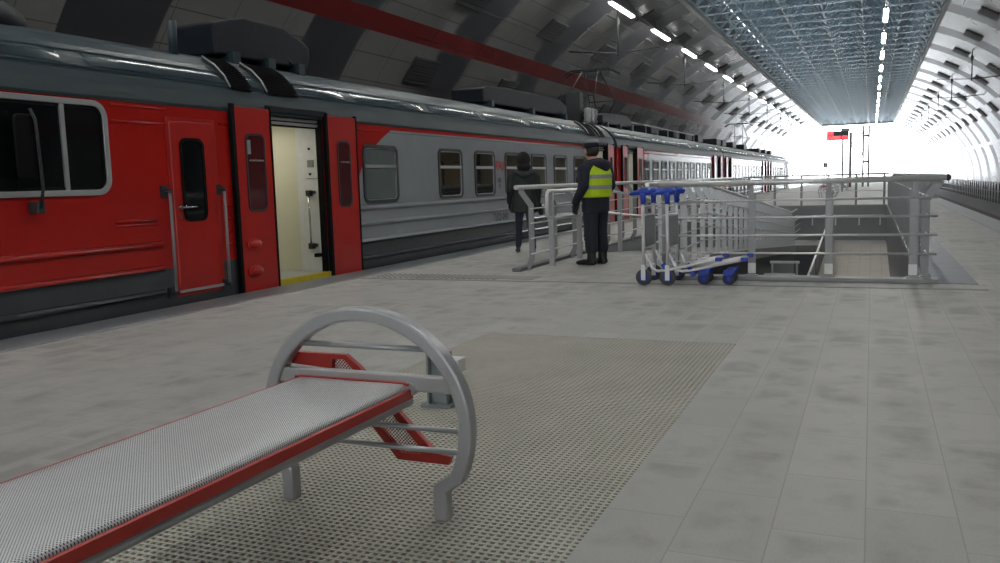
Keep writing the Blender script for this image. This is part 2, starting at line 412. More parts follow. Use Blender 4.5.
# grilles on the ribs
def on_vault(side, ang): return (VC+side*VA*math.cos(ang), VB*math.sin(ang))
gm = M()
gm.box(-.78, .78, -.42, .42, -.03, .0)
for k in range(9): gm.box(-.74, .74, -.40+k*.09, -.36+k*.09, .0, .035)
GRM = mat('dark_grille', (.022, .022, .025), .6)
gmesh = gm.mesh('wall_grille'); gmesh.materials.append(GRM)
ngr = 0
for side in (-1, 1):
    for k in range(0, 16 if side < 0 else 19):
        y = 22.6+6.2*k
        for ang in ((.52, .785, 1.0) if side < 0 else (.62, .80, .98)):
            if side > 0 and k < 3: continue
            if side < 0 and ang < .6 and k > 6: continue
            x, z = on_vault(side, ang)
            nrm = Vector((-side*math.cos(ang)/VA, 0, -math.sin(ang)/VB)).normalized()
            tan = nrm.cross(Vector((0, 1, 0))).normalized()
            o = bpy.data.objects.new('wall_grille', gmesh); C.objects.link(o)
            o.matrix_world = Matrix.Translation(Vector((x, y, z))+nrm*.035) @ Matrix((Vector((0, 1, 0)), -tan, nrm)).transposed().to_4x4()
            lab = ('dark slatted vent panel on an arch band of the left vault, above the train' if side < 0 else 'dark slatted vent panel on an arch band of the right vault, above the empty track')
            tag(o, lab, 'vent', 'slatted vents on the left vault' if side < 0 else 'slatted vents on the right vault')

# ------------------------------------------------------------------ lamps
LAMP = emis('lamp_tube_light', (1, .98, .93), 80)
HOUS = mat('lamp_housing', (.35, .36, .37), .5)
def lamp(name, x, z, label, group, ztop):
    t_ = thing(name, label, 'lamp', (x, 0, z), 0, group)
    h = M(); h.box(-.09, .09, -1.5, 1.5, 0, .06); h.build('housing', HOUS, t_)
    tb = M()
    for dx in (-.045, .045): tb.tube([(dx, -1.46, -.03), (dx, 1.46, -.03)], .024, 8)
    tb.build('tube', LAMP, t_)
    r = M()
    for dy in (-1.1, 1.1): r.tube([(0, dy, .06), (0, dy, ztop-z)], .012, 6)
    r.build('suspension_rod', DSTEEL, t_); return t_
NL = 0
la = lamp('strip_lamp', -8.22, 7.2, 'tube lamp hung under the left vault in the row above the train', 'tube lamps over the train', vz(abs(-8.22-VC))-.06)
lb = lamp('strip_lamp', .38, 7.2, 'tube lamp hung below the steel ceiling trusses over the platform', 'tube lamps under the trusses', TZ)
for k in range(-9, 17):
    y = 30.55+6.17*k
    if k == -9: la.location.y = y
    else: copy_tree(la, loc=(-8.22, y, 7.2))
for k in range(-9, 17):
    y = 37.2+6.17*(k-1)
    if k == -9: lb.location.y = y
    else: copy_tree(lb, loc=(.38, y, 7.2))
tag(M().box(-8.26, -8.18, -26, 135, 7.265, 7.33).build('cable_tray', DSTEEL), 'dark cable tray running along the left row of tube lamps', 'cable tray')
tag(M().box(.34, .42, -26, 135, 7.265, 7.35).build('cable_tray', PLATE), 'grey cable tray running below the trusses along the middle lamps', 'cable tray')

# ------------------------------------------------------------------ world and light
w_ = bpy.data.worlds.new('overcast_sky'); SC.world = w_; w_.use_nodes = True
bg = w_.node_tree.nodes['Background']; bg.inputs[0].default_value = (.93, .965, 1, 1); bg.inputs[1].default_value = 9.0
def portal(y, rx):
    l = bpy.data.lights.new('sky_portal', 'AREA'); l.shape = 'RECTANGLE'; l.size = 23; l.size_y = 10.5; l.cycles.is_portal = True
    o = bpy.data.objects.new('sky_portal', l); C.objects.link(o); o.location = (VC, y, 4.4); o.rotation_euler = (rx, 0, 0)
portal(Y1+.2, -PI/2); portal(Y0-.2, PI/2)

# ------------------------------------------------------------------ train
XT = -8.74
def window_part(par, y0, y1, z0, z1, pane=GLASS, x=1.74):
    s = 1 if x > 0 else -1
    fr = M().ring(rr(y0, y1, z0, z1, .13), rr(y0+.05, y1-.05, z0+.05, z1-.05, .09), 'yz', x-s*.03, x+s*.022).build('window', WINF, par)
    M().prism(rr(y0+.03, y1-.03, z0+.03, z1-.03, .1), 'yz', x-s*.018, x-s*.010).build('pane', pane, fr)
    if s > 0:
        zb = z1-(z1-z0)*.36
        M().box(x-.01, x+.014, y0+.045, y1-.045, zb-.03, zb+.02).build('window_bar', ALU, fr)
        M().ring(rr(y0+.045, y1-.045, z0+.045, z1-.045, .095), rr(y0+.062, y1-.062, z0+.062, z1-.062, .08), 'yz', x-.01, x+.012).build('inner_frame', ALU, fr)
    return fr
def leaf_part(par, y0, y1, win, domes=False, txt=True):
    lf = M().box(1.755, 1.80, y0, y1, -.12, 2.22).build('door_leaf', REDT, par, bevel=.008)
    a, b, c, e = win
    M().ring(rr(a, b, c, e, .09), rr(a+.025, b-.025, c+.025, e-.025, .07), 'yz', 1.795, 1.81).build('leaf_window_frame', WINF, lf)
    M().prism(rr(a+.02, b-.02, c+.02, e-.02, .07), 'yz', 1.797, 1.804).build('leaf_window', RGLASS, lf, label='dark red tinted door window')
    M().box(1.745, 1.805, y0-.05, y0, -.12, 2.25).build('door_seal', BLACK, lf)
    M().box(1.745, 1.805, y1, y1+.03, -.12, 2.25).build('door_seal', BLACK, lf)
    if domes:
        for z in (.57, .24):
            yy = y0+.2
            M().prism([(yy+.11*math.cos(k*PI/8)*(1.25), z+.075*math.sin(k*PI/8)) for k in range(16)], 'yz', 1.80, 1.83).build('dome_base', REDT, lf, bevel=.01)
            M().ball((1.83, yy, z), (.055, .11, .06), 14, 10).build('dome_cap', REDT, lf)
    return lf
def make_car(y0, L, label, doors, windows, b0, b1, cab=None, full=False):
    T = thing('train_car', label, 'train', (XT, y0, 0))
    body = car_mat('car_livery_%d' % y0, b0, b1, L)
    # holes on the platform side: door openings and windows
    holes = [(d_[2], d_[3], -.12, 2.19) for d_ in doors]+[(a+.045, b-.045, .97+.045, 1.86-.045) for a, b in windows]
    far = [(a+.045, b-.045, 1.015, 1.815) for a, b in windows]
    def side(x, hs):
        m = M()
        ycs = sorted({0, L}|{h[0] for h in hs}|{h[1] for h in hs}); zcs = sorted({-.45, 2.2}|{h[2] for h in hs}|{h[3] for h in hs})
        for i in range(len(ycs)-1):
            for j in range(len(zcs)-1):
                cy = (ycs[i]+ycs[i+1])/2; cz = (zcs[j]+zcs[j+1])/2
                if any(h[0] < cy < h[1] and h[2] < cz < h[3] for h in hs): continue
                a, b, c, e = ycs[i], ycs[i+1], zcs[j], zcs[j+1]
                m.add([(x, a, c), (x, b, c), (x, b, e), (x, a, e)], [(0, 1, 2, 3)])
        return m
    m = side(1.74, holes)
    m2 = side(-1.74, far); m.add(m2.v, m2.f)
    for y in (0, L): m.add([(-1.74, y, -.45), (1.74, y, -.45), (1.74, y, 2.2), (-1.74, y, 2.2)], [(0, 1, 2, 3)])
    # long pressed beads
    segs = []; last = 0
    for d_ in sorted(doors): segs.append((last, d_[0]-.08)); last = d_[5]+.06
    segs.append((last, L))
    for a, b in segs:
        if b-a < .5: continue
        for z in (.16, .42, .68, .915):
            if full and a == 0:
                if z > .7: continue
                m.tube([(1.755, a, z), (1.755, 3.22, z)], .034, 8)
                continue
            m.tube([(1.755, a, z), (1.755, b, z)], .034, 8)
        if not (full and a == 0): m.tube([(1.74, a, 2.07), (1.74, b, 2.07)], .014, 6)
    if full:
        for a, b, z in ((2.65, 3.2, .94), (2.65, 3.2, .90), (2.68, 3.42, 2.12), (2.68, 3.42, 1.96)): m.tube([(1.74, a, z), (1.74, b, z)], .018, 6)
        for z in (2.0, 1.05, .9, .75, .6): m.tube([(1.74, 4.25, z), (1.74, 4.39, z)], .016, 6)
    m.build('car_body', body, T, normals=False)
    # roof
    pr = [(1.75, 2.16), (1.765, 2.19), (1.75, 2.26), (1.73, 2.34), (1.70, 2.42), (1.60, 2.56), (1.46, 2.70), (1.28, 2.81), (1.0, 2.90), (.6, 2.97), (.25, 3.0)]
    P = pr+[(-a, b) for a, b in pr[::-1]]
    M().prism(P, 'xz', 0, L, False).build('roof', ROOFM, T)
    rb = M()
    for a, z, r in ((1.672, 2.465, .014), (1.53, 2.635, .012)): rb.tube([(a, 0, z), (a, L, z)], r, 6)
    rb.build('roof_bead', ROOFM, T)
    # dished panels between the beads, each slightly uneven
    dp = M()
    for k in range(int(L/2.4)):
        ya, yb = k*2.4+.15, k*2.4+2.25
        nU, nV = 10, 4; vs = []
        for i in range(nU+1):
            for j in range(nV+1):
                y = ya+(yb-ya)*i/nU; u = j/nV
                a = 1.675+(1.535-1.675)*u; z = 2.49+(2.63-2.49)*u
                bulge = .03*math.sin(PI*u)*(math.sin(PI*i/nU)**.4)+random.uniform(-.0035, .0035)
                vs.append((a+bulge*.75, y, z+bulge*.65))
        dp.add(vs, [(i*(nV+1)+j, i*(nV+1)+j+1, (i+1)*(nV+1)+j+1, (i+1)*(nV+1)+j) for i in range(nU) for j in range(nV)], True)
    dp.build('roof_panel', ROOFP, T, normals=False)
    # underframe and bogies
    M().box(-1.5, 1.5, .2, L-.2, -.75, -.45).build('underframe', DSTEEL, T)
    for yb in (3.2, L-3.2):
        bg_ = M().box(-1.1, 1.1, yb-1.5, yb+1.5, -.75, -.5)
        bo = bg_.build('bogie', DSTEEL, T); wh = M()
        for dy in (-1.1, 1.1):
            for x in (-.76, .76): wh.lathe([(.15, -.07), (.46, -.06), (.46, .06), (.15, .07)], (x, yb+dy, -.51), 20, 'x')
        wh.build('wheel', RAILM, bo)
    # interior
    yi0, yi1 = (doors[0][3]+.12, doors[-1][2]-.12)
    inn = M()
    inn.add([(-1.70, 0.05, .06), (1.70, .05, .06), (1.70, L-.05, .06), (-1.70, L-.05, .06)], [(0, 1, 2, 3)])
    inn.build('car_floor', GREYLINO, T, normals=False)
    lin = M()
    lin.add([(-1.68, yi0, 0), (-1.68, yi1, 0), (-1.68, yi1, 1.0), (-1.68, yi0, 1.0)], [(0, 1, 2, 3)])
    lin.add([(-1.68, yi0, 1.83), (-1.68, yi1, 1.83), (-1.68, yi1, 2.15), (-1.68, yi0, 2.15)], [(0, 1, 2, 3)])
    for (a, b), (c, e) in zip(windows, windows[1:]): lin.add([(-1.68, b, 1.0), (-1.68, c, 1.0), (-1.68, c, 1.83), (-1.68, b, 1.83)], [(0, 1, 2, 3)])
    lin.build('interior_lining', mat('tan_lining', (.42, .33, .22), .5), T, normals=False)
    for a, b in windows: window_part(T, a, b, .97, 1.86, BLIND, -1.74)
    for k, (a, b) in enumerate(windows):
        window_part(T, a, b, .97, 1.86, FROST if (full and k == 0) else GLASS)
    lm = emis('saloon_lamp_light', (1, .93, .8), 1.6)
    M().box(-.2, .2, yi0+1, yi1-1, 2.1, 2.14).build('saloon_lamp', lm, T)
    st = None
    for k, (a, b) in enumerate(windows):
        if full and k == 0: continue
        for x in (.55, -1.55):
            if st is None:
                q = M(); q.prism([(0, .42), (.42, .45), (.42, .36), (.06, .33), (-.12, 1.18), (-.2, 1.2), (-.12, .3), (-.06, .0), (.3, .0), (.3, .05), (0, .1)], 'yz', 0, 1.0)
                st = q.build('seat', mat('seat_vinyl', (.02, .022, .032), .5), T, bevel=.02)
            else: st = st.copy(); C.objects.link(st)
            st.location = (x, a+.3, 0)
    # doors
    for i, (la0, la1, o0, o1, lb0, lb1) in enumerate(doors):
        fr_ = full and i == 0
        wa = (la0+.16, la1-.13, .96, 1.91); wb = (lb0+.20, lb1-.18, .95, 1.89)
        leaf_part(T, la0, la1, wa, fr_); leaf_part(T, lb0, lb1, wb)
        dm = M(); dm.box(1.70, 1.79, o0-.06, o1+.06, 2.20, 2.27)
        dm.build('door_header', ROOFD, T)
        tr_ = M()
        for z in (2.06, 2.115): tr_.box(1.66, 1.70, o0, o1, z, z+.034)
        M().box(1.60, 1.655, o0, o1, 2.04, 2.2).build('door_track_backing', BLACK, T)  # plain black backing behind the door tracks
        tr_.build('door_track', ALU, T)
        M().box(1.66, 1.745, o0, o0+.04, 0, 2.19).build('door_jamb', BLACK, T); M().box(1.66, 1.745, o1-.03, o1, 0, 2.19).build('door_jamb', BLACK, T)
        M().box(1.68, 1.785, o0, o1, -.12, .062).build('threshold', YELLOW, T, label='yellow threshold strip')
        v = M(); v.box(1.28, 1.66, o1+.02, o1+.10, .0, 2.12)
        v.build('vestibule_panel', WHITE, T, bevel=.004)
        v = M(); v.add([(1.66, o1+.11, 0), (-1.68, o1+.11, 0), (-1.68, o1+.11, 2.15), (1.66, o1+.11, 2.15)], [(0, 1, 2, 3)])
        v.add([(1.66, o0-.11, 0), (-1.68, o0-.11, 0), (-1.68, o0-.11, 2.15), (1.66, o0-.11, 2.15)], [(0, 1, 2, 3)])
        v.add([(-1.67, o0-.11, 0), (-1.67, o1+.11, 0), (-1.67, o1+.11, 2.15), (-1.67, o0-.11, 2.15)], [(0, 1, 2, 3)])
        v.build('vestibule_wall', CREAM, T, normals=False)
        M().box(.1, 1.2, o0+.3, o1-.3, 2.12, 2.15).build('vestibule_lamp', emis('vestibule_light', (1, .96, .82), 3.8), T)
        if fr_:
            hr = M(); yb = o1+.02
            hr.tube([(1.50, yb-.06, 1.17), (1.50, yb-.06, .43)], .014, 8)
            h_ = hr.build('vestibule_handrail', CHROME, T)
            for z in (1.17, .43): q = M(); q.box(1.47, 1.53, yb-.085, yb, z-.05, z+.03); q.box(1.50, 1.58, yb-.03, yb, z-.02, z+.02); q.build('rail_bracket', DSTEEL, h_)
            M().box(1.47, 1.57, yb-.012, yb, 1.52, 1.62).build('notice_plate', PLATE, T)
            M().box(1.44, 1.64, yb-.012, yb, 1.36, 1.368).build('panel_seam', PLATE, T)
            q = M()
            for z in (1.78, 1.43): q.box(1.49, 1.52, yb-.012, yb, z-.02, z+.01)
            q.build('lock_plate', BLACK, T)
            M().box(1.60, 1.66, o1-.12, o1-.03, .27, .32).build('door_stop', BLACK, T)
    return T
CAR1 = [(4.46, 5.11, 5.15, 6.30, 6.37, 7.08), (18.5, 19.12, 19.17, 20.22, 20.27, 20.87)]
win1 = [(7.31, 8.35)]+[(9.77+1.503*k, 10.74+1.503*k) for k in range(6)]
car1 = make_car(3.8, 21.1, 'near red and grey train car with the open door and cab window', CAR1, win1, 7.15, 19.9, 'front', True)
# second and third cars share one build
LC = 20.0
CAR2 = [(.47, 1.05, 1.10, 2.2, 2.22, 3.0), (LC-3.0, LC-2.22, LC-2.2, LC-1.1, LC-1.05, LC-.47)]
win2 = [(3.4, 4.1)]+[(4.6+1.36*k, 5.5+1.36*k) for k in range(9)]
car2 = make_car(25.2, LC, 'second train car, directly behind the car with the cab', CAR2, win2, 3.1, LC-3.1)
car3 = copy_tree(car2, 'third train car from the front, between two other cars', loc=(XT, 45.5, 0))
car4 = make_car(65.8, 18.3, 'farthest train car at the bright end of the hall', [CAR2[0], (13.6, 14.3, 14.35, 15.4, 15.45, 16.1)], win2[:7], 3.1, 13.4)
# gangway bellows between cars
for y, lb_ in ((24.9, 'dark gangway bellows between first and second train cars'), (45.2, 'dark gangway bellows between second and third train cars'), (65.5, 'dark gangway bellows between third and last train cars')):
    m = M()
    for k in range(5): m.ring(rr(-1.45+.05*(k % 2), 1.45-.05*(k % 2), -.3, 2.5, .2), rr(-.6, .6, .0, 2.0, .1), 'xz', y+.06*k, y+.06*k+.055)
    m.v = [(x+XT, yy, z) for x, yy, z in m.v]
    tag(m.build('gangway_bellows', mat('bellows_red', (.10, .006, .006), .6)), lb_, 'bellows')
# cab details on the near car
def cab_window(T):
    a, b, z0, z1 = .75, 2.62, 1.22, 2.14
    fr = M().ring(rr(a, b, z0, z1, .16, 8), rr(a+.055, b-.055, z0+.055, z1-.055, .11, 8), 'yz', 1.735, 1.775).build('cab_window', SILVER, T, bevel=.006, label='grey framed side window of the driver cab')
    M().box(1.74, 1.77, 2.08, 2.125, z0+.05, z1-.05).build('mullion', SILVER, fr)
    M().prism(rr(a+.03, b-.03, z0+.03, z1-.03, .12, 8), 'yz', 1.742, 1.75).build('pane', DGLASS, fr)
    M().ring(rr(a+.055, b-.055, z0+.055, z1-.055, .11, 8), rr(a+.085, b-.085, z0+.085, z1-.085, .09, 8), 'yz', 1.745, 1.758).build('window_rubber', BLACK, fr)
cab_window(car1)
mr = M().prism(rr(1.50, 1.72, 1.38, 1.95, .05), 'yz', 1.86, 1.90).build('side_mirror', BLACK, car1, bevel=.015)
M().tube([(1.90, 1.66, 2.0), (1.92, 1.69, 1.9), (1.92, 1.71, 1.3), (1.86, 1.72, 1.12)], .014, 8).build('mirror_arm', DSTEEL, mr)
M().box(1.74, 1.87, 1.68, 1.76, 1.07, 1.18).build('mirror_bracket', DSTEEL, mr, bevel=.01)
cd = M().box(1.745, 1.765, 3.45, 4.12, .13, 2.0).build('cab_door', REDT, car1, bevel=.01)
M().ring(rr(3.40, 4.17, .08, 2.04, .03), rr(3.45, 4.12, .13, 2.0, .02), 'yz', 1.735, 1.752).build('door_frame', REDT, cd)
M().box(1.755, 1.775, 3.44, 4.13, .12, .15).build('door_sill', ALU, cd)
M().ring(rr(3.57, 3.94, .90, 1.82, .09), rr(3.60, 3.91, .93, 1.79, .07), 'yz', 1.76, 1.78).build('window_rubber', BLACK, cd)
M().prism(rr(3.59, 3.92, .92, 1.80, .07), 'yz', 1.762, 1.77).build('door_window', DGLASS, cd)
q = M(); q.tube([(1.765, 3.53, 1.06), (1.82, 3.53, 1.06), (1.82, 3.72, 1.06)], .013, 8); q.lathe([(.03, 1.765), (.03, 1.775)], (0, 3.53, 1.06), 12, 'x')
q.lathe([(.018, 1.765), (.018, 1.772)], (0, 3.53, .95), 10, 'x'); q.build('door_handle', CHROME, cd)
for y in (3.33, 4.18):
    h = M().tube([(1.75, y, 1.24), (1.82, y, 1.24), (1.82, y, .14), (1.75, y, .14)], .016, 8).build('grab_rail', PLATE, car1)
    for z in (1.24, .14): k = M(); k.box(1.742, 1.765, y-.06, y+.03, z-.06, z+.06); k.ball((1.82, y, z), .025, 10, 6); k.bar((1.75, y, z), (1.82, y, z), .03, .03); k.build('rail_bracket', DSTEEL, h)
# roof gear on the near car
vt = 0
for ya, yb in ((4.52, 4.92), (5.2, 5.85), (18.7, 19.3), (19.7, 20.2)):
    m = M(); sec = [(1.70, 2.42), (1.62, 2.56), (1.48, 2.70), (1.30, 2.81)]
    m.prism([(a+.02, b+.015) for a, b in sec]+[(1.25, 2.72), (1.6, 2.38)], 'xz', ya, yb)
    o = m.build('roof_vent', DSTEEL, car1)
    s_ = M()
    for k in range(18):
        u = k/17*2.999; i = int(u); f = u-i
        a = sec[i][0]+(sec[i+1][0]-sec[i][0])*f+.03; b = sec[i][1]+(sec[i+1][1]-sec[i][1])*f+.022
        s_.box(a-.012, a+.012, ya+.02, yb-.02, b-.008, b+.006)
    s_.build('louvre', BLACK, o)
    e = M().tube([(a+.035, ya-.02, b+.03) for a, b in sec], .009, 6).build('vent_edge', ALU, o)
def roof_box(T, y0, y1, h, name='roof_unit'):
    c = .35
    m = M(); yy = y1-y0
    P = [(y0, 0), (y0, h*.7), (y0+c, h*.9), (y0+yy*.3, h), (y1-c*1.7, h), (y1-.12, h*.72), (y1, h*.6), (y1, .12), (y1-.1, 0)]
    m.prism([(a, 2.97+b) for a, b in P], 'yz', .25, 1.02)
    o = m.build(name, ROOFD, T, bevel=.03)
    for y in (y0+.3, (y0+y1)/2, y1-.35): M().box(.9, 1.12, y-.07, y+.07, 2.86, 3.02).build('mounting_foot', ROOFM, o)
    M().bar((1.0, y1-.55, 3.1), (1.1, y1-.3, 2.9), .03, .03).build('stay', ROOFM, o); return o
roof_box(car1, 5.1, 7.15, .54)
M().tube([(1.12, 4.27, 2.84), (1.12, 4.28, 3.24)], .05, 10).build('antenna_post', ROOFM, car1)
M().ball((.7, 1.9, 2.95), (.45, .7, .26), 16, 10).build('roof_dome', ROOFD, car1)
roof_box(car1, 13.4, 19.0, .42)
roof_box(car2, 1.0, 4.6, .38)
for c_ in (car2, car3, car4): pass
m = M()
for k in range(9):
    y = 1.2+k*1.9
    if k < 8: m.bar((.95, y, 3.2), (.95, y+1.9, 3.2), .04, .04)
    m.bar((.95, y, 2.9), (.95, y, 3.2), .04, .04)
m.build('roof_guard', PLATE, car2)
for y in (8.0, 12.0, 15.0, 17.8): M().box(-.2, .9, y, y+1.3, 2.95, 3.28).build('roof_unit', ROOFD, car2, bevel=.03)
for y in (3.0, 5.0, 9.0, 14.0): M().box(-.2, .9, y, y+1.4, 2.95, 3.3).build('roof_unit', ROOFD, car3, bevel=.03)
for y in (2.0, 6.0, 10.0): M().box(-.2, .9, y, y+1.2, 2.95, 3.25).build('roof_unit', ROOFD, car4, bevel=.03)
def pantograph(T, y):
    o = M().box(-.5, .5, y-.7, y+.7, 3.12, 3.2).build('pantograph', DSTEEL, T)
    m = M()
    for dx in (-.4, .4):
        for dy in (-.6, .6): m.lathe([(.05, 2.95), (.09, 2.99), (.05, 3.03), (.09, 3.07), (.05, 3.12)], (dx, y+dy, 0), 10)
    m.build('insulator', mat('insulator_brown', (.16, .12, .10), .3), o)
    m = M()
    for dx in (-.35, .35):
        for s in (-1, 1): m.tube([(dx, y+s*.45, 3.2), (dx*1.3, y+s*1.25, 3.95), (dx*.8, y+s*.12, 4.85)], .022, 6)
    for s in (-1, 1): m.tube([(-.45, y+s*1.25, 3.95), (.45, y+s*1.25, 3.95)], .018, 6)
    m.build('pantograph_arm', DSTEEL, o)
    m = M()
    for s in (-1, 1): m.tube([(-.95, y+s*.2, 4.72), (-.65, y+s*.2, 4.9), (.65, y+s*.2, 4.9), (.95, y+s*.2, 4.72)], .03, 6)
    m.build('collector_bow', DSTEEL, o)
pantograph(car2, 3.2); pantograph(car3, 18.0)
ct = M().box(.1, .55, .2, .55, 2.95, 3.9).build('roof_cabinet', DSTEEL, car2, bevel=.02)
m = M()
for k in (0, 1, 2): m.lathe([(.09, 2.95), (.12, 3.05), (.09, 3.1), (.12, 3.2), (.09, 3.25), (.12, 3.35), (.08, 3.42)], (.75, .3+k*.35, 0), 12)
m.build('roof_insulator', mat('insulator_grey', (.3, .3, .31), .35), car2)
# cab nose and mirror of the far car
m = M(); m.prism([(18.3, -.45), (18.75, -.3), (18.8, .9), (18.55, 2.1), (18.3, 2.75)], 'yz', -1.6, 1.6); m.build('cab_nose', REDT, car4, bevel=.08)
m = M(); m.prism(rr(18.45, 18.7, 1.0, 1.7, .04), 'yz', 1.95, 2.05); m.bar((1.7, 18.5, 1.7), (2.0, 18.55, 1.6), .04, .04); m.build('side_mirror', BLACK, car4)
m = M(); m.prism([(0, -.45), (-.5, -.3), (-.55, .9), (-.2, 2.1), (0, 2.75)], 'yz', -1.65, 1.65); m.build('cab_nose', REDT, car1, bevel=.08)
# lettering on the cars
def text(body, size, mat_, parent, loc, name, depth=.002, bold=0, shear=0):
    cu = bpy.data.curves.new(name, 'FONT'); cu.body = body; cu.size = size; cu.extrude = depth; cu.offset = bold; cu.shear = shear
    o = bpy.data.objects.new(name, cu); C.objects.link(o)
    dg = bpy.context.evaluated_depsgraph_get(); me = bpy.data.meshes.new_from_object(o.evaluated_get(dg)); bpy.data.objects.remove(o)
    me.materials.clear(); me.materials.append(mat_)
    q = bpy.data.objects.new(name, me); C.objects.link(q); q.parent = parent; q.location = loc; q.rotation_euler = (PI/2, 0, PI/2); return q
LOGO = mat('logo_red', (.55, .03, .02), .4); NUM = mat('number_grey', (.07, .075, .08), .5)
text('РЖД', .22, LOGO, car1, (1.744, 12.29, 1.50), 'operator_logo', bold=.008, shear=.25)
text('ЭД', .12, NUM, car1, (1.744, 12.38, 1.24), 'type_mark'); text('2Т', .12, NUM, car1, (1.744, 12.42, 1.12), 'type_mark')
text('ЭД2-040', .2, NUM, car1, (1.744, 12.12, .47), 'car_number', bold=.004)
lf = [o for o in bpy.data.objects if o.parent == car1 and o.name.startswith('door_leaf')]
for o, y in zip(lf[:2], (4.68, 6.64)): text('НЕ ПРИСЛОНЯТЬСЯ', .027, WHITE, o, (1.8055, y, 1.575), 'door_notice', .0005)
M().box(1.804, 1.808, 4.65, 4.71, 1.66, 1.83).build('door_sticker', PLATE, lf[0])

# ------------------------------------------------------------------ stairwell and ramp
def rz(y): return -max(0, min(y, 31.5)-WYR)*.07
zl = rz(31.5)
m = M(); m.prism([(WYR, 0), (31.5, zl), (WY1, zl), (WY1, zl-.22), (31.5, zl-.22), (WYR, -.22)], 'yz', WX0, WXM)
struct(m.build('ramp', mat('ramp_concrete', (.30, .30, .295), .6, var=.12, scale=5)))
struct(M().box(WXM, WX1, 31.5, WY1, zl-.22, zl).build('ramp_landing', bpy.data.materials['ramp_concrete']))
m = M(); m.prism([(31.5, zl), (11.0, zl-1.45), (11.0, zl-1.7), (31.5, zl-.25)], 'yz', -1.36, WX1)
rt = G('ramp_tiles'); o = rt.pos(); br = rt.n('ShaderNodeTexBrick'); rt.l(rt.vec, br.inputs['Vector']); br.inputs['Scale'].default_value = 1; br.offset = 0
br.inputs['Brick Width'].default_value = .3; br.inputs['Row Height'].default_value = .3; br.inputs['Mortar Size'].default_value = .006
br.inputs['Color1'].default_value = (.36, .33, .285, 1); br.inputs['Color2'].default_value = (.33, .305, .26, 1); br.inputs['Mortar'].default_value = (.22, .2, .18, 1)
rt.set(col=br.outputs[0], rough=.6)
struct(m.build('lower_ramp', rt.m))
def wall(name, pts, mt): return struct(M().add(pts, [tuple(range(len(pts)))]).build(name, mt, normals=False))
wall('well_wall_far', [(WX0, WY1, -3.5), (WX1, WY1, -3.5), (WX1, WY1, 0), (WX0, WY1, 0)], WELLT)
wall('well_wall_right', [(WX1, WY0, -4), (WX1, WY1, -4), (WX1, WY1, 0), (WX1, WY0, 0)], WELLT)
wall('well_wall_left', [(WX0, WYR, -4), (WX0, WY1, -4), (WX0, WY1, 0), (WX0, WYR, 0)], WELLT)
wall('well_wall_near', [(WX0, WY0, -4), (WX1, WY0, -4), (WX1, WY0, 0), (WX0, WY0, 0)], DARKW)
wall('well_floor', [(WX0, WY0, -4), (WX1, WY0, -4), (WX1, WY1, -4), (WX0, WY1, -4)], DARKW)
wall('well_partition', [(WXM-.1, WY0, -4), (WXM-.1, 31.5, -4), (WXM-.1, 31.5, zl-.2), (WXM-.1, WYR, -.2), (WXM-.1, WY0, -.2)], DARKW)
struct(M().box(WXM-.1, WX1+.18, 10.30, 10.52, .0, .05).build('well_curb', CURB, bevel=.012))
struct(M().box(WX1, WX1+.12, 10.52, WY1, .0, .06).build('well_curb', CURB, bevel=.012))
struct(M().box(WX0-.12, WX1+.12, WY1, WY1+.14, .0, .06).build('well_curb', CURB, bevel=.012))
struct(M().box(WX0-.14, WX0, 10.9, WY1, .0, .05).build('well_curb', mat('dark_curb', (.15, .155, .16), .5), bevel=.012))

# ------------------------------------------------------------------ guard rails
def post(m, x, y, z, h, out, w=.075, th=.014, foot=False, ax='y'):
    """flat plate post: upright with a cranked head towards out; plate faces along `ax`"""
    P = [(0, 0), (0, h-.22), (out, h-.03), (out, h)]
    if foot: P = [(out*.6, 0), (0, .16), (0, h-.22), (out, h-.03), (out, h)]
    if ax == 'y': pass
    pts = [(x+a, y, z+b) for a, b in P]
    m.strip(pts, th, w, (0, 1, 0))
def rail_post(par, x, y, z, h, out, w=.075, foot=False, tape=False, mt=PLATE):
    m = M(); post(m, x, y, z, h, out, w, foot=foot)
    fx = x+(out*.6 if foot else 0)
    m.box(fx-.06, fx+.06, y-.05, y+.05, z, z+.012)
    o = m.build('post', mt, par)
    if tape: M().box(x-w/2-.002, x+w/2+.002, y-.012, y+.012, z+.05, z+.17).build('marker_band', WHITE, o)
    return o
# A: across the near end of the well
T = thing('stair_guardrail', 'steel guardrail across the near end of the stairwell, facing the grate', 'railing', (0, 10.42, .05))
for x in (-2.30, -1.28, -.435, .43):
    m = M(); m.strip([(x, 0, 0), (x, 0, .93), (x, -.05, 1.03), (x, -.05, 1.07)], .085, .014, (1, 0, 0)) if False else m.box(x-.042, x+.042, -.007, .007, 0, .97)
    m.bar((x, 0, .95), (x, -.06, 1.07), .085, .014, (1, 0, 0)) if False else m.box(x-.02, x+.02, -.05, .007, .95, 1.06)
    m.box(x-.07, x+.07, -.05, .05, 0, .012)
    o = m.build('post', PLATE, T)
    if x > -2: M().box(x-.044, x+.044, -.009, .009, .03, .15).build('marker_band', WHITE, o)
M().tube([(-2.36, -.05, 1.09), (.745, -.05, 1.09)], .033, 12).build('handrail', STEEL, T)
for z in (.88, .68, .475, .265): M().tube([(-2.36, .0, z), (.66, .0, z)], .013, 8).build('rail', STEEL, T)
m = M().ball((.745, -.05, 1.09), .036, 12, 8); m.build('end_cap', DSTEEL, T)
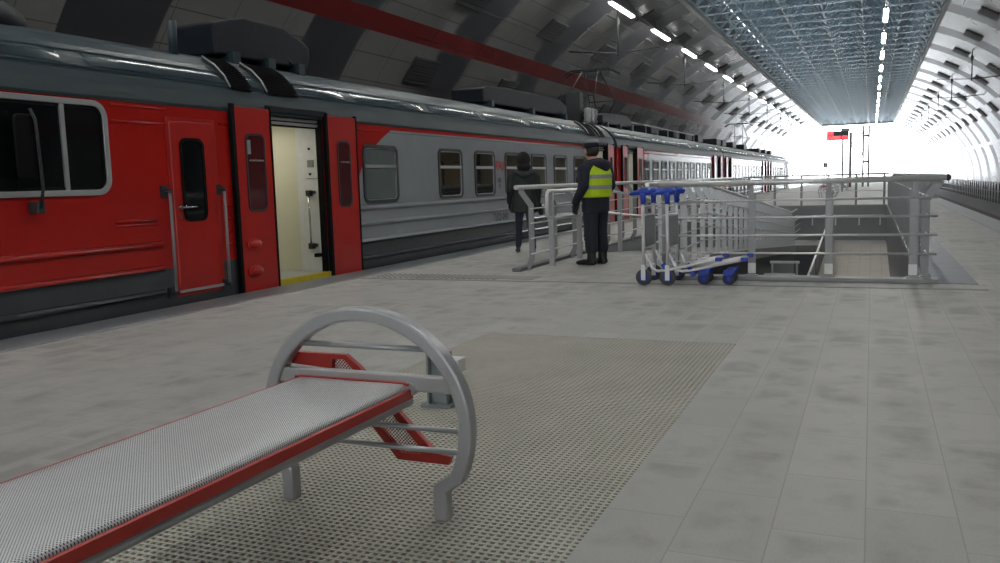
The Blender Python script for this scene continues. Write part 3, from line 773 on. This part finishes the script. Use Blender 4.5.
# B: right side of the well
T = thing('side_guardrail', 'long steel guardrail along the right side of the stairwell, posts overlapping', 'railing', (0, 0, .06))
for k in range(26): rail_post(T, .56, 10.72+.9*k, 0, 1.06, .13, .085)
M().tube([(.70, 10.42, 1.09), (.70, 34.0, 1.09)], .03, 10).build('handrail', STEEL, T)
for z in (.88, .68, .475, .265): M().tube([(.56, 10.45, z), (.56, 34.0, z)], .012, 6).build('rail', STEEL, T)
# C: between ramp and well, following the slope
T = thing('ramp_guardrail', 'sloping steel guardrail between the ramp and the stairwell pit, behind the trolleys', 'railing')
X = WXM-.06
yy = 10.75
while yy < 31.4:
    rail_post(T, X, yy, rz(yy), 1.12, -.12, .078, mt=SILVER); yy += .72  # lighter paint than other posts: light from the near side put into colour
def follow(dx, h, r, nm='rail', mt=STEEL, a=10.5): M().tube([(X+dx, a, h), (X+dx, WYR, h), (X+dx, 31.5, zl+h), (X+dx, 33.9, zl+h)], r, 8).build(nm, mt, T)
follow(-.12, 1.15, .03, 'handrail')
for z in (.86, .65, .44, .23): follow(.0, z, .011)
follow(-.16, .78, .022, 'lower_handrail', a=14.2)
# D: left side of the ramp, at platform level
T = thing('ramp_guardrail', 'steel guardrail along the train side of the ramp, beside the officer', 'railing')
for k in range(25): rail_post(T, WX0+.07, 11.15+.95*k, .0, 1.12, -.14, .075, True)
M().tube([(WX0-.05, 10.9, 1.155), (WX0-.05, 34, 1.155)], .031, 12).build('handrail', STEEL, T)
for z in (.86, .66, .45, .24): M().tube([(WX0+.12, 11.0, z), (WX0+.12, 34, z)], .010, 6).build('rail', STEEL, T)
IX = WX0+.16
m = M().tube([(IX, 13.9, 1.09), (IX, 11.62, 1.09), (IX, 11.56, 1.06), (IX, 11.54, 1.0), (IX, 11.54, .80), (IX, 11.56, .74), (IX, 11.62, .70), (IX, 13.9, .70), (IX, 31.4, zl+.70)], .024, 10)
m.build('inner_handrail', STEEL, T)
M().tube([(IX, 13.9, 1.09), (IX, 31.4, zl+1.09)], .024, 10).build('inner_handrail', STEEL, T)
for y in (11.72, 13.0, 15.4, 18, 21, 24, 27, 30):
    m = M(); m.box(IX-.035, IX+.035, y-.03, y+.03, rz(y), rz(y)+1.07); m.build('inner_post', SILVER, T)
# E: far end
T = thing('far_guardrail', 'thin steel guardrail across the far end of the stairwell', 'railing', (0, WY1+.06, .06))
for x in (-4.3, -3.35, -2.4, -1.46, -.52, .42): M().box(x-.04, x+.04, -.02, .02, 0, 1.08).build('post', PLATE, T)
M().tube([(-4.5, 0, 1.1), (.6, 0, 1.1)], .035, 8).build('handrail', STEEL, T)
for z in (.8, .5, .2): M().tube([(-4.4, -.03, z), (.55, -.03, z)], .012, 6).build('rail', STEEL, T)
# F: far wall handrail and lower ramp balustrade
T = thing('wall_handrail', 'steel handrail fixed to the grey far wall of the stairwell', 'railing', (0, WY1-.1, zl))
M().tube([(-2.6, 0, .9), (.45, 0, .9)], .03, 8).build('handrail', STEEL, T)
m = M()
for x in (-2.0, -1.2, -.4, .3): m.box(x-.02, x+.02, -.02, .08, .55, .88)
m.build('wall_bracket', STEEL, T)
T = thing('lower_balustrade', 'steel balustrade edging the lower tiled ramp inside the stairwell', 'railing')
XB = -1.40
zf = lambda y: zl-(31.5-y)*1.45/20.5
M().tube([(XB, 31.4, zl+.62), (XB, 12, zf(12)+.62)], .03, 8).build('handrail', STEEL, T)
m = M(); m.prism([(31.4, zl-.1), (31.4, zl+.5), (12, zf(12)+.5), (12, zf(12)-.1)], 'yz', XB-.01, XB+.01); m.build('balustrade_panel', WELLT, T)
for k in range(10):
    y = 31.2-k*2; M().box(XB-.02, XB+.02, y-.04, y+.04, zf(y), zf(y)+.6).build('post', PLATE, T)
T = thing('pit_handrail', 'low white topped handrail frame deep in the dark stairwell pit', 'railing', (0, 0, -4))
for k, (y, z) in enumerate(((19.2, 3.12), (20.4, 3.27))):
    M().box(-2.1, -1.47, y-.04, y+.04, z-.05, z).build('top_rail', WHITE, T)
    for x in (-2.05, -1.52): M().box(x-.02, x+.02, y-.02, y+.02, 0, z-.05).build('leg', STEEL, T)

# ------------------------------------------------------------------ floor grate
m = M(); px = .0305; nxg = int((GX1-GX0)/px); nyg = int((GY1-GY0)/px)
for i in range(nxg+1): x = GX0+.006+i*px; m.box(x-.0056, x+.0056, GY0, GY1, -.035, -.002)
for j in range(nyg+1): y = GY0+.008+j*px; m.box(GX0, GX1, y-.0068, y+.0068, -.032, -.001)
tag(m.build('floor_grate', mat('weathered_grating', (.45, .435, .375), .5, .1, var=.18, scale=2.5)), 'large rectangular floor grate of small square mesh under the bench', 'grate')

# ------------------------------------------------------------------ bench
def make_bench(loc, label, group):
    T = thing('bench', label, 'bench', loc, 0, group)
    R_, cz = .425, .352
    for ya in (0, -1.95):
        pts = []; a0 = -math.asin(.185/R_)
        for k in range(41):
            a = a0+(PI-2*a0)*k/40; pts.append((R_*math.cos(a), ya, cz+R_*math.sin(a)*(.945 if math.sin(a) > 0 else 1)))
        pts = [(.315, ya, -.002), (.315, ya, .12)]+pts+[(-.36, ya, .12), (-.36, ya, -.002)]
        ar = M().strip(pts, .062, .052).build('arch_frame', SILVER, T, bevel=.01)
        M().box(-.40, .40, ya-.018, ya+.018, .475, .535).build('seat_beam', SILVER, T, bevel=.006)
        for z in (.63, .335, .255):
            xx = math.sqrt(R_*R_-(z-cz)**2)-.01
            M().tube([(-xx, ya+.004, z), (xx, ya+.004, z)], .011, 8).build('cross_rail', SILVER, T)
        yb = ya+.045
        Z = [(-.36, .54), (-.325, .585), (-.10, .585), (-.045, .545), (.27, .235), (.335, .225), (.325, .195), (.11, .195), (.075, .235), (-.19, .53)]
        cx, cz_ = -.012, .39
        inner = [(-.16, .565), (-.15, .567), (-.11, .567), (-.075, .535), (.215, .245), (.215, .243), (.212, .225), (.13, .222), (.11, .24), (-.165, .53)]
        M().ring(Z, inner, 'xz', yb-.012, yb+.012).build('red_band_frame', REDP, T)
        M().prism(inner, 'xz', yb-.002, yb+.002).build('red_perforated_panel', REDPERF, T)
    # seat: rolled perforated sheet, red edging, side tubes
    so = -.04                                        # the seat sits a little off the arch's centre line
    half = [(.236, .466), (.244, .476), (.243, .490), (.236, .500), (.225, .505), (.16, .506)]
    prof = [(so+x, z) for x, z in half]+[(so, .505)]+[(so-x, z) for x, z in half[::-1]]
    m = M(); vs = [(x, y, z) for y in (-1.915, -.03) for x, z in prof]; n = len(prof)
    m.add(vs, [(k, k+1, n+k+1, n+k) for k in range(n-1)], True); m.build('seat_sheet', SEATP, T, normals=False)
    e = M()
    for s, zt in ((-1, .4985), (1, .488)): e.prism([(so+s*.245, .450), (so+s*.256, .452), (so+s*.256, zt-.004), (so+s*.251, zt), (so+s*.245, zt-.002)], 'xz', -1.93, -.015)
    e.box(so-.25, so+.25, -.036, -.012, .499, .509); e.box(so-.25, so+.25, -1.935, -1.91, .499, .509)
    e.build('seat_edging', REDP, T)
    m = M()
    for s in (-1, 1): m.tube([(so+s*.225, -1.95, .438), (so+s*.225, .0, .438)], .024, 10); m.tube([(so+s*.245, -.03, .485), (so+s*.245, .03, .485)], .026, 10)
    for y in (-.5, -.97, -1.45): m.box(so-.23, so+.23, y-.02, y+.02, .43, .47)
    m.build('seat_support', SILVER, T); return T
BX = -1.738
bench = make_bench((BX, 2.70, .0), 'near bench with silver arch end, perforated seat and red edging', 'arch ended benches')
copy_tree(bench, 'small distant arch bench seen beyond the stairwell, in front of the sign post', loc=(-2.0, 47.7, 0))
copy_tree(bench, 'farthest arch bench, just right of the distant bench', loc=(-1.95, 66.5, 0))
# low stop behind the bench
T = thing('stop_post', 'short steel post with a red reflector, standing behind the bench arch', 'post', (-2.19, 4.17, .0))
m = M(); m.box(-.06, .06, -.008, .008, 0, .30); m.box(-.06, -.048, -.045, .045, 0, .30); m.box(.048, .06, -.045, .045, 0, .30); m.build('upright', GALV, T)
M().box(-.09, .09, -.07, .07, -.001, .014).build('base_plate', GALV, T)
o = M().box(.05, .15, -.065, .04, .2, .275).build('reflector_block', WHITE, T, bevel=.006)
M().box(.105, .135, -.07, -.062, .215, .262).build('reflector', mat('reflector_red', (.4, .01, .015), .25), o)

# ------------------------------------------------------------------ luggage trolleys
def make_cart(loc, label, rz_=0):
    T = thing('luggage_trolley', label, 'luggage trolley', loc, rz_, 'luggage trolleys by the railing')
    for y in (0, .52):
        M().tube([(0, y, .10), (.0, y, .5), (-.005, y, 1.02)], .021, 10).build('upright', STEEL, T)
        w_ = M(); w_.lathe([(.03, -.02), (.086, -.024), (.093, -.012), (.093, .012), (.086, .024), (.03, .02)], (0, y, .093), 20, 'y')
        wo = w_.build('wheel', mat('grey_tyre', (.07, .075, .085), .6), T)
        M().lathe([(.02, -.028), (.05, -.027), (.05, .027), (.02, .028)], (0, y, .093), 16, 'y').build('hub', BLUE, wo)
        f = M(); 
        for s in (-1, 1): f.box(-.025, .025, y+s*.032-.004, y+s*.032+.004, .06, .23)
        f.box(-.025, .025, y-.036, y+.036, .215, .235); f.build('wheel_fork', STEEL, T)
        # grip: socket, horizontal bar, nose
        g = M(); g.tube([(0, y, .93), (0, y, 1.0), (.0, y, 1.06)], [.028, .032, .045], 12)
        g.tube([(.07, y, 1.075), (.0, y, 1.075), (-.09, y, 1.06), (-.155, y, 1.045)], [.03, .042, .026, .016], 12)
        g.ball((.05, y, 1.07), (.055, .04, .04), 12, 8); g.build('grip', BLUE, T)
        M().tube([(.02, y, .36), (.10, y, .19), (.16, y, .165), (.26, y, .175), (.86, y, .305)], .0165, 8).build('deck_rail', STEEL, T)
        M().bar((.22, y, .25), (.30, y, .11), .05, .025, (0, 1, 0)).build('stop_block', BLUE, T, bevel=.006)
        M().box(.81, .885, y-.022, y+.022, .283, .325).build('rail_cap', BLUE, T, bevel=.01)
    M().tube([(-.14, -.0, 1.05), (-.15, .26, 1.05), (-.14, .52, 1.05)], .014, 10).build('brake_bar', BLUE, T)
    for z in (.80, .42, .2): M().tube([(0, 0, z), (0, .52, z)], .013, 8).build('cross_tube', STEEL, T)
    M().tube([(.0, .0, .80), (-.05, .0, .80), (-.05, .52, .80), (.0, .52, .80)], .008, 6).build('basket_wire', STEEL, T)
    M().box(.004, .022, .03, .49, .44, .79).build('back_board', mat('board_grey', (.30, .32, .33), .45), T, bevel=.006)
    d_ = M()
    for k in range(4): y = .1+k*.107; d_.tube([(.2, y, .17), (.84, y, .30)], .009, 6)
    d_.bar((.5, 0, .225), (.5, .52, .225), .03, .02); d_.build('deck_slat', STEEL, T)
    for y in (.13, .39):
        w_ = M(); w_.lathe([(.02, -.018), (.066, -.022), (.07, 0), (.066, .022), (.02, .018)], (.66, y, .07), 18, 'y'); wo = w_.build('caster', bpy.data.materials['grey_tyre'], T)
        M().lathe([(.012, -.025), (.04, -.024), (.04, .024), (.012, .025)], (.66, y, .07), 14, 'y').build('hub', BLUE, wo)
        M().prism([(.60, .11), (.61, .17), (.74, .19), (.725, .13), (.66, .10)], 'xz', y-.03, y+.03).build('caster_hood', BLUE, T, bevel=.008)
    return T
cart = make_cart((-2.40, 9.72, 0), 'left luggage trolley with blue grips, nested behind the other one')
copy_tree(cart, 'right luggage trolley with blue grips, nearer the stairwell railing', loc=(-2.125, 9.735, 0))

# ------------------------------------------------------------------ people
def hand(m, w, dirv, side, sc=1.0):
    """palm, four curled fingers and a thumb at wrist w; dirv points from wrist to fingers"""
    w = Vector(w); dv = Vector(dirv).normalized(); sd = Vector((0, -1, 0)); sd = (sd-dv*sd.dot(dv)).normalized(); inn = Vector((-side, 0, 0)); inn = (inn-dv*inn.dot(dv)-sd*inn.dot(sd)).normalized()
    m.chain([(*w, .024, .026, .024), (*(w+dv*.05), .020, .038, .03), (*(w+dv*.085), .018, .04, .024)], .012)
    for k, (o, L) in enumerate(((-.028, .06), (-.01, .072), (.010, .075), (.028, .068))):
        b = w+dv*.09+sd*o
        k1 = b+dv*L*.45+inn*.004; k2 = k1+dv*L*.3+inn*.018; k3 = k2+dv*L*.1+inn*.026
        m.chain([(*b, .0095, .0095, .0095), (*k1, .009, .009, .009), (*k2, .0085, .0085, .0085), (*k3, .008, .008, .008)], .007)
    b = w+dv*.035+sd*.03; k1 = b+dv*.03+sd*.022+inn*.008; k2 = k1+dv*.03+sd*.004+inn*.01
    m.chain([(*b, .012, .012, .012), (*k1, .0105, .0105, .0105), (*k2, .009, .009, .009)], .007)
def face(m, c, s=1.0):
    x, y, z = c
    m.ball((x, y+.008, z+.02), (.074*s, .092*s, .10*s), 16, 12); m.ball((x, y-.02, z-.045), (.056*s, .066*s, .07*s), 14, 10)
    m.chain([(x, y-.088*s, z+.02, .012, .012, .012), (x, y-.106*s, z-.012, .015, .015, .013)], .008)
    m.chain([(x-.022, y-.078*s, z-.052, .01, .008, .006), (x+.022, y-.078*s, z-.052, .01, .008, .006)], .008)
    for sd in (-1, 1):
        m.ball((x+sd*.03, y-.078*s, z+.028), (.016, .01, .008), 10, 6)
        m.ball((x+sd*.076*s, y+.008, z-.002), (.012, .022, .034), 10, 8)
def rot_head(vs, n0, c, ang):
    ca, sa = math.cos(ang), math.sin(ang)
    for i in range(n0, len(vs)):
        x, y, z = vs[i]; dx, dy = x-c[0], y-c[1]; vs[i] = (c[0]+dx*ca-dy*sa, c[1]+dx*sa+dy*ca, z)

def vest_mat():
    g = G('high_visibility_vest'); x, y, z = g.pos()
    def band(a, b): return g.math('MULTIPLY', g.math('GREATER_THAN', z, a), g.math('LESS_THAN', z, b))
    st = g.math('MAXIMUM', band(1.20, 1.255), band(1.055, 1.11))
    nz = g.noise(18, 4)
    g.set(col=g.mix(st, g.mix(nz, (.42, .62, .004), (.56, .80, .01)), (.30, .31, .31)), rough=.7); g.bump(nz, .3, .02); return g.m
VEST = vest_mat()

# officer: facing the train, seen from behind at an angle
P = thing('person', 'person in a yellow reflective vest, dark jacket and cap, standing at the ramp', 'person', (-3.66, 12.0, .0), math.radians(-110)); P.scale = (1.17, 1.17, 1.035)
HZ = 1.575
b = M()
HF = -.055                                           # head carried a little forward of the shoulders
n0 = len(b.v); face(b, (0, -.01, HZ), 1.02); rot_head(b.v, n0, (0, 0, HZ), math.radians(-16))
for i in range(n0, len(b.v)): b.v[i] = (b.v[i][0], b.v[i][1]+HF, b.v[i][2])
b.chain([(0, .01, 1.34, .07, .07, .05), (0, HF+.02, 1.50, .056, .06, .05)], .02)
b.chain([(0, 0, .98, .13, .09, .1), (0, 0, 1.36, .15, .09, .08)], .05)
hands = {}
for s in (-1, 1):
    sh = (s*.19, .01, 1.36); el = (s*.245, .05, 1.10); wr_ = (s*.235, -.10, .87)
    b.chain([(*sh, .04, .04, .04), (*el, .033, .033, .033), (*wr_, .024, .024, .024)], .02)
    hand(b, wr_, (0, -.35, -1), s)
    b.chain([(s*.09, 0, .95, .07, .07, .07), (s*.10, -.005, .48, .045, .05, .045), (s*.11, .01, .1, .035, .04, .035)], .03)
    b.chain([(s*.11, .02, .06, .03, .04, .03), (s*.125, -.12, .04, .035, .05, .02)], .02)
b.blob('body', SKIN, P, .008, 2)
def gl(P, wrists):
    for (x, y, z), sd in zip(wrists, (-1, 1)):
        g_ = M(); g_.chain([(x, y, z+.02, .031, .033, .03), (x, y-.012, z-.04, .027, .045, .036), (x, y-.025, z-.075, .026, .047, .03)], .012)
        b_ = Vector((x, y-.028, z-.085))
        for o, L in ((-.028, .06), (-.01, .072), (.010, .075), (.028, .068)):
            p = b_+Vector((0, o, 0)); q = p+Vector((-sd*.004, -.012, -L*.5)); e_ = q+Vector((-sd*.02, -.008, -L*.4)); g_.chain([(*p, .014, .013, .014), (*q, .013, .012, .013), (*e_, .011, .011, .011)], .008)
        p = Vector((x, y-.045, z-.03)); q = p+Vector((-sd*.008, -.03, -.02)); e_ = q+Vector((-sd*.012, -.008, -.035)); g_.chain([(*p, .016, .016, .016), (*q, .014, .014, .014), (*e_, .012, .012, .012)], .008)
        g_.blob('glove', BOOT, P, .007, 2)
gl(P, [(s*.235, -.10, .87) for s in (-1, 1)])
j = M()
j.chain([(0, .0, .755, .215, .155, .04), (0, .005, .95, .205, .148, .05), (0, .01, 1.10, .20, .142, .05), (0, .01, 1.27, .21, .145, .06), (0, .012, 1.375, .175, .115, .05), (0, .015, 1.45, .08, .08, .035)], .025)
for s in (-1, 1):
    j.chain([(s*.16, .01, 1.375, .075, .085, .07), (s*.235, .005, 1.33, .078, .085, .075), (s*.278, .03, 1.10, .066, .07, .064), (s*.265, -.10, .885, .05, .052, .05)], .022)
j.blob('jacket', NAVY, P, .014, 3)
v_ = M()
v_.chain([(0, .012, .955, .245, .172, .02), (0, .016, 1.10, .245, .172, .04), (0, .018, 1.25, .248, .174, .05), (0, .018, 1.34, .215, .156, .045), (0, .016, 1.40, .16, .125, .035)], .02)
v_.blob('reflective_vest', VEST, P, .012, 2)
h = M(); h.chain([(-.10, .07, 1.40, .055, .06, .055), (-.06, .13, 1.385, .075, .05, .075), (0, .15, 1.37, .085, .05, .09), (.06, .13, 1.385, .075, .05, .075), (.10, .07, 1.40, .055, .06, .055)], .02)
h.chain([(-.09, .0, 1.43, .05, .06, .04), (0, .06, 1.44, .09, .07, .05), (.09, .0, 1.43, .05, .06, .04)], .03)
h.blob('jacket_hood', NAVY, P, .012, 3)
tr_ = M()
for s in (-1, 1): tr_.chain([(s*.075, .01, .90, .115, .125, .1), (s*.095, .0, .70, .095, .105, .08), (s*.10, -.005, .48, .082, .09, .07), (s*.11, .01, .25, .078, .085, .06), (s*.11, .01, .19, .07, .075, .03)], .03)
tr_.blob('trousers', TROU, P, .013, 3)
for s in (-1, 1):
    bt = M(); bt.chain([(s*.11, .015, .24, .056, .062, .03), (s*.112, .01, .10, .052, .062, .05), (s*.113, .02, .045, .046, .06, .042)], .02)
    bt.chain([(s*.113, .03, .045, .045, .055, .042), (s*.122, -.09, .045, .048, .06, .042), (s*.13, -.165, .035, .042, .05, .032)], .02); bt.blob('boot', BOOT, P, .009, 2)
hr = M(); hr.ball((0, .018, HZ+.015), (.083, .098, .10), 14, 10); hr.v = [(x, y if y > -.035 else -.035, z) for x, y, z in hr.v]; n0 = 0; rot_head(hr.v, 0, (0, 0, HZ), math.radians(-16)); hr.build('hair', HAIR, P).location.y = HF
cp = M(); cp.lathe([(.088, 0), (.096, .005), (.099, .05), (.10, .075)], (0, .005, HZ+.055), 22)
cp_o = M(); cp.v = [(x, .005+(y-.005)*1.14, z) for x, y, z in cp.v]
cp.prism([(.085*math.cos(PI+PI*k/8), -.05+.10*math.sin(PI+PI*k/8)) for k in range(9)], 'xy', HZ+.058, HZ+.066)
rot_head(cp.v, 0, (0, 0, HZ), math.radians(-16)); ca = cp.build('cap', NAVY, P); ca.scale = (.92, .92, 1); ca.location.y = HF
ct_ = M().lathe([(.099, -.012), (.103, .012), (.09, .036), (.0, .042)], (0, .005, HZ+.128), 22); ct_.v = [(x, .005+(y-.005)*1.14, z) for x, y, z in ct_.v]; rot_head(ct_.v, 0, (0, 0, HZ), math.radians(-16)); ct_.build('cap_top', CAPG, ca)

def coat_person(loc, rz_, label, coatmat, hood, stride=.14, sc=1.0):
    P = thing('person', label, 'person', loc, rz_); P.scale = (sc, sc, sc)
    b = M(); HZ = 1.50
    face(b, (0, -.01, HZ), .95)
    b.chain([(0, .01, 1.28, .06, .06, .05), (0, .005, 1.43, .05, .052, .05)], .02)
    b.chain([(0, 0, .92, .12, .09, .1), (0, 0, 1.30, .13, .08, .08)], .05)
    legs = {}
    for s in (-1, 1):
        st = stride*s
        b.chain([(s*.17, .01, 1.29, .036, .036, .036), (s*.215, .04, 1.04, .03, .03, .03), (s*.225, -.09-.05*s, .83, .022, .022, .022)], .02)
        hand(b, (s*.225, -.09-.05*s, .83), (0, -.3, -1), s)
        b.chain([(s*.08, 0, .9, .065, .065, .065), (s*.085, -st*.55, .47, .042, .045, .042), (s*.09, -st+.03, .11, .03, .034, .03)], .03)
        b.chain([(s*.09, -st+.03, .07, .027, .035, .027), (s*.10, -st-.10, .035, .03, .045, .02)], .02)
    b.blob('body', SKIN, P, .008, 2)
    gl(P, [(s*.225, -.09-.05*s, .83) for s in (-1, 1)])
    j = M(); j.chain([(0, .01, .69, .235, .185, .03), (0, .01, .90, .215, .165, .05), (0, .01, 1.06, .185, .14, .05), (0, .01, 1.2, .19, .14, .06), (0, .012, 1.30, .16, .115, .05), (0, .01, 1.38, .085, .085, .04)], .025)
    for s in (-1, 1): j.chain([(s*.14, .01, 1.305, .065, .075, .065), (s*.20, .012, 1.26, .068, .078, .068), (s*.232, .04, 1.04, .058, .064, .06), (s*.232, -.085-.05*s, .85, .046, .048, .046)], .022)
    j.blob('coat', coatmat, P, .014, 3)
    if hood:
        h = M(); h.ball((0, .015, HZ+.025), (.115, .125, .135), 16, 12); h.ball((0, .05, HZ-.09), (.12, .10, .07), 14, 10); h.ball((0, -.075, HZ+.02), (.10, .045, .125), 14, 10); h.blob('fur_hood', mat('dark_fur', (.012, .012, .012), .95, var=.5, scale=80, bump=1), P, .014, 2)
        k = M(); k.chain([(-.11, .06, 1.31, .05, .06, .04), (0, .12, 1.28, .09, .055, .06), (.11, .06, 1.31, .05, .06, .04)], .02); k.blob('collar', coatmat, P, .013, 2)
        g = M(); g.chain([(-.27, -.12, .80, .035, .08, .03), (-.285, -.11, .70, .045, .12, .07), (-.285, -.11, .66, .045, .12, .05)], .03); q = g.blob('handbag', BOOT, P, .012, 2)
    else:
        h = M(); h.ball((0, .018, HZ+.02), (.083, .098, .105), 14, 10); h.build('hair', HAIR, P)
    tr_ = M()
    for s in (-1, 1):
        st = stride*s; tr_.chain([(s*.07, .01, .86, .095, .11, .09), (s*.08, -st*.55, .47, .062, .068, .06), (s*.088, -st+.03, .13, .052, .06, .05)], .03)
    tr_.blob('jeans', JEAN, P, .012, 3)
    for s in (-1, 1):
        st = stride*s; bt = M(); bt.chain([(s*.089, -st+.03, .27, .05, .055, .03), (s*.09, -st+.03, .10, .042, .05, .05)], .02)
        bt.chain([(s*.09, -st+.045, .05, .036, .05, .045), (s*.095, -st-.06, .04, .038, .05, .036), (s*.10, -st-.125, .028, .03, .04, .026)], .02); bt.blob('boot', BOOT, P, .009, 2)
    return P
GREENC = mat('dark_quilted_coat', (.012, .018, .017), .7, var=.4, scale=14, bump=.6)
coat_person((-5.46, 13.75, 0), math.radians(-152), 'person in a long dark hooded coat walking beside the train', GREENC, True, .30, 1.05)
coat_person((-5.20, 16.5, 0), math.radians(150), 'person in dark clothes mostly hidden behind the officer, near the train', mat('black_coat', (.012, .012, .014), .8), False, .1)

# ------------------------------------------------------------------ distant sign, mast, fence, overhead line
T = thing('departure_display', 'hanging display board with red letters above the far platform', 'sign', (-2.06, 60, 0))
M().box(-.66, .66, -.1, .1, 3.32, 3.88).build('display_case', mat('display_black', (.02, .02, .026), .4), T, bevel=.02)
LED = emis('red_led', (1, .03, .05), 2.2)
def led(x0, x1, z0, z1, name):
    m = M(); x = x0
    while x < x1-.03:
        w = .055; k = random.randint(0, 3)
        m.box(x, x+.012, -.108, -.102, z0, z1); m.box(x+w-.014, x+w, -.108, -.102, z0, z1)
        if k != 1: m.box(x, x+w, -.108, -.102, z1-.03, z1)
        if k != 2: m.box(x, x+w, -.108, -.102, z0, z0+.03)
        if k != 0: m.box(x, x+w, -.108, -.102, (z0+z1)/2-.014, (z0+z1)/2+.014)
        x += .07
    m.build(name, LED, T)
led(-.60, -.26, 3.64, 3.80, 'red_letters'); led(-.60, .16, 3.37, 3.58, 'red_letters'); led(.25, .62, 3.37, 3.58, 'red_letters')
M().box(.25, .37, -.05, .05, 0, 3.4).build('sign_post', PLATE, T); M().box(.2, .7, -.06, .06, 3.86, 4.06).build('sign_bracket', PLATE, T)
M().box(-.82, -.76, -.03, .03, 0, 3.34).build('sign_post', PLATE, T); M().box(-.66, -.60, -.03, .03, 0, 3.34).build('sign_post', PLATE, T)
M().box(-.84, -.58, -.08, .02, 1.6, 1.9).build('notice_plate', PLATE, T)
T = thing('lattice_mast', 'tall grey lattice mast standing near the end of the platform', 'mast', (-1.0, 80, 0))
for x, hh in ((-.72, 4.64), (.28, 5.15), (.72, 5.15)): M().box(x-.12 if x < 0 else x-.08, x+.12 if x < 0 else x+.08, -.08, .08, 0, hh).build('mast_leg', PLATE, T)
m = M()
for k in range(3): z = .4+k*1.6; m.bar((-.72, 0, z), (.28, 0, z+.8), .09, .09); m.bar((.28, 0, z+.8), (-.72, 0, z+1.6), .09, .09)
for z in (2.0, 4.2): m.box(.28, .72, -.03, .03, z, z+.2)
m.build('brace', PLATE, T)
M().box(-.95, -.66, -.15, .15, 0, .9).build('red_cabinet', mat('cabinet_red', (.35, .02, .02), .5), T)
T = thing('track_fence', 'low dark fence at the foot of the right vault, beyond the empty track', 'fence', (7.9, 0, -1.15))
for z in (1.35, .8, .3): M().box(-.03, .03, 40, 136, z-.03, z+.03).build('fence_rail', DSTEEL, T)
fp = None
for k in range(60):
    y = 42+k*1.55
    if fp is None: fp = M().box(-.04, .04, -.04, .04, 0, 1.42).build('fence_post', DSTEEL, T)
    else: fp = fp.copy(); C.objects.link(fp)
    fp.location = (0, y, 0)
M().box(.10, .14, 40, 136, 0, .75).build('fence_panel', mat('fence_panel_grey', (.1, .1, .11), .6), T)
def bracket(x, y, label, grp):
    s = -1 if x < VC else 1
    T = thing('catenary_hanger', label, 'overhead line hanger', (x, y, 0), 0, grp)
    zt = vz(abs(x-VC))
    M().tube([(0, 0, zt), (0, 0, 5.75)], .028, 6).build('drop_rod', DSTEEL, T)
    m = M(); m.lathe([(.03, 0), (.09, .03), (.04, .06), (.09, .09), (.04, .12), (.09, .15), (.03, .3)], (0, 0, zt-.55), 10); m.build('insulator', DSTEEL, T)
    dx = 1.9; zz = vz(abs(x+s*dx-VC))
    M().tube([(0, 0, 5.85), (s*dx, 0, min(zz-.02, 6.2))], .03, 6).build('arm', DSTEEL, T)
    M().tube([(0, 0, 5.85), (-s*1.6, 0, 5.95)], .02, 6).build('arm', DSTEEL, T)
    return T
bl = bracket(-8.7, 31.7, 'dark rod hanger for the overhead wire above the train', 'overhead wire hangers over the train')
for k in range(1, 8): copy_tree(bl, loc=(-8.7, 31.7+12.4*k, 0))
brk = bracket(4.65, 51.4, 'dark rod hanger for the overhead wire above the empty track', 'overhead wire hangers over the empty track')
for k in range(1, 7): copy_tree(brk, loc=(4.65, 51.4+12.4*k, 0))
m = M().tube([(-8.7, -10, 5.35), (-8.7, 136, 5.35)], .008, 5); tag(m.build('overhead_wire', DSTEEL), 'thin overhead contact wire running above the train roofs', 'wire')
m = M().tube([(4.65, -10, 5.35), (4.65, 136, 5.35)], .008, 5); tag(m.build('overhead_wire', DSTEEL), 'thin overhead contact wire running above the empty right track', 'wire')

# ------------------------------------------------------------------ view
SC.view_settings.view_transform = 'Standard'; SC.view_settings.look = 'None'; SC.view_settings.gamma = 1
SC.view_settings.use_curve_mapping = False
SC.view_settings.exposure = 0.1
SC.cycles.max_bounces = 8; SC.cycles.diffuse_bounces = 5; SC.cycles.glossy_bounces = 4; SC.cycles.transparent_max_bounces = 12
SC.cycles.sample_clamp_indirect = 8; SC.cycles.caustics_reflective = False; SC.cycles.caustics_refractive = False
SC.cycles.use_denoising = True
